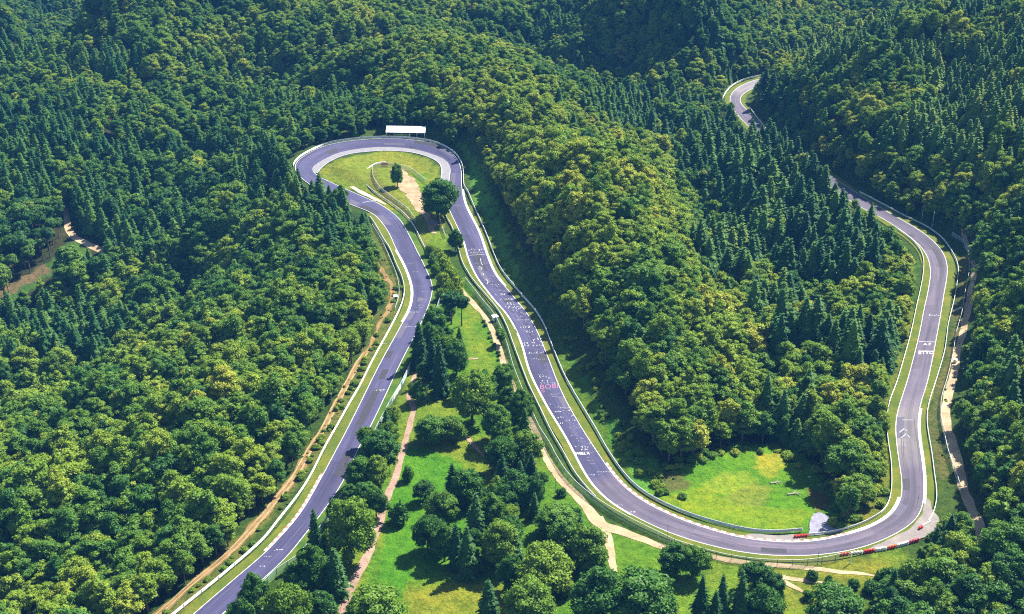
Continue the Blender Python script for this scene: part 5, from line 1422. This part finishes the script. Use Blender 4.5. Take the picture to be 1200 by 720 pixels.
strokes([[(563,303),(564,309),(566,311)], [(561,312),(565,314),(564,316),(561,315)], [(564,320),(567,321),(566,323),(564,322)], [(569,327),(572,330),(571,333)], [(550,299.5),(570,298)]], .2, FADED)
strokes([[(425,237.5),(433,236),(444,235.2)]], .5, WORNWHITE)
FAINT = plain('nearly_worn_off_paint', (.20, .20, .25), .75, var=.3, scale=1.4)
ja, jb = idx_at(558, 292, I_HP), idx_at(705, 555, I_HP); q1x, q1y, _ = proj(TC[:, 0], TC[:, 1], TC[:, 2])
for k in range(70):
    i = random.randint(ja, jb); e_ = random.uniform(-9, 7); scrawl(q1x[i] + e_, q1x[i] + e_ + random.uniform(3, 12), q1y[i], random.uniform(1, 2.6), FAINT, .17, random.uniform(-.05, .1), k)
for k in range(24):
    i = random.randint(idx_at(500, 372, 0, I_HP), idx_at(480, 300, 0, I_HP)) if k < 8 else random.randint(hid1, idx_at(545, 240, I_HP)); e_ = random.uniform(-7, 4); scrawl(q1x[i] + e_, q1x[i] + e_ + random.uniform(3, 8), q1y[i], random.uniform(.8, 1.6), FAINT, .2, 0, k)
# repairs and tyre marks
TAR = plain('fresh_tar', (.030, .029, .045), .75, var=.25, scale=.8); PALEPATCH = plain('bleached_asphalt', (.082, .076, .118), .85, var=.2, scale=.8); RUBBER = plain('rubber_marks', (.030, .028, .040), .7, var=.3, scale=.5)
def on_track(i0, i1, u0, u1, z, mat, nm, bow=0.0):
    k = np.arange(i0, i1 + 1); t_ = np.linspace(0, 1, len(k))[:, None]; off = bow * np.sin(t_ * 3.14)
    A = TL[k] * (1 - u0 - off) + TRR[k] * (u0 + off); B = TL[k] * (1 - u1 - off) + TRR[k] * (u1 + off)
    link(nm, strip_mesh(nm, lift(A, z), lift(B, z), [mat]), road_o)
spots_ = sorted(random.sample(range(12, TN - 60, 9), 34))
for n_, i in enumerate(spots_):
    u = random.choice((.04, .5, .5, .04, .3)); on_track(i, i + random.randint(2, 11), u, u + random.uniform(.24, .45), .006 + .0004 * (n_ % 4), TAR if random.random() < .6 else PALEPATCH, 'asphalt_patch')
for n_ in range(40):
    i = random.randint(10, TN - 60); u = random.uniform(.15, .8); on_track(i, i + random.randint(6, 26), u, u + .022, .009, RUBBER, 'tyre_mark', random.uniform(-.14, .14))

# ------------------------------------------------------------------ light, air and camera
SUN = np.array([.72, .69]); SUN /= np.linalg.norm(SUN); EL = rad(SUN_EL := 50)
w = bpy.data.worlds.new('World'); SC.world = w; w.use_nodes = True; nt = w.node_tree
bg = nt.nodes['Background']; sky = nt.nodes.new('ShaderNodeTexSky'); sky.sky_type = 'NISHITA'; sky.sun_disc = False
sky.sun_elevation = EL; sky.sun_rotation = math.atan2(SUN[0], SUN[1]); sky.altitude = 300
nt.links.new(sky.outputs[0], bg.inputs[0]); bg.inputs[1].default_value = .068
from mathutils import Vector
sl = bpy.data.lights.new('sun', 'SUN'); sl.energy = 5.0; sl.angle = rad(.55); sl.color = (1.0, .945, .80)
so = link('sun', sl, loc=(300, 300, 600)); sv = Vector((SUN[0] * math.cos(EL), SUN[1] * math.cos(EL), math.sin(EL)))
so.rotation_euler = (-sv).to_track_quat('-Z', 'Y').to_euler()

HAZE = 0.000065
if HAZE:
    m, nt = newmat('haze_air'); v = nt.nodes.new('ShaderNodeVolumePrincipled'); o = nt.nodes.new('ShaderNodeOutputMaterial')
    v.inputs['Color'].default_value = (.10, .38, 1, 1); v.inputs['Density'].default_value = HAZE; v.inputs['Anisotropy'].default_value = .0
    nt.links.new(v.outputs[0], o.inputs['Volume'])
    zlo, zhi = float(ZZ.min()) - 1.5, max(CAMH + 6, float(ZZ.max()) + 30)
    hb = boxmesh('haze', 4200, 3600, zhi - zlo, [m]); tag(link('haze', hb, loc=(0, 1300, zlo)), 'thin bluish summer haze filling the valley air', 'haze', kind='stuff')

cam = bpy.data.cameras.new('camera'); cam.sensor_width = 36; cam.lens = F / 1200 * 36; cam.clip_end = 8000; cam.clip_start = 1
cob = link('camera', cam, loc=(0, 0, CAMH)); cob.rotation_euler = (math.pi / 2 - PITCH, 0, 0); SC.camera = cob
SC.view_settings.view_transform = 'Standard'; SC.view_settings.look = 'None'; SC.view_settings.gamma = 1; SC.view_settings.exposure = 1.5
SC.cycles.use_denoising = False; SC.cycles.pixel_filter_type = 'BLACKMAN_HARRIS'; SC.cycles.filter_width = 1.15; SC.cycles.use_adaptive_sampling = False
SC.cycles.max_bounces = 5; SC.cycles.diffuse_bounces = 2; SC.cycles.glossy_bounces = 1; SC.cycles.transmission_bounces = 2; SC.cycles.transparent_max_bounces = 8; SC.cycles.volume_bounces = 0
SC.cycles.caustics_reflective = False; SC.cycles.caustics_refractive = False
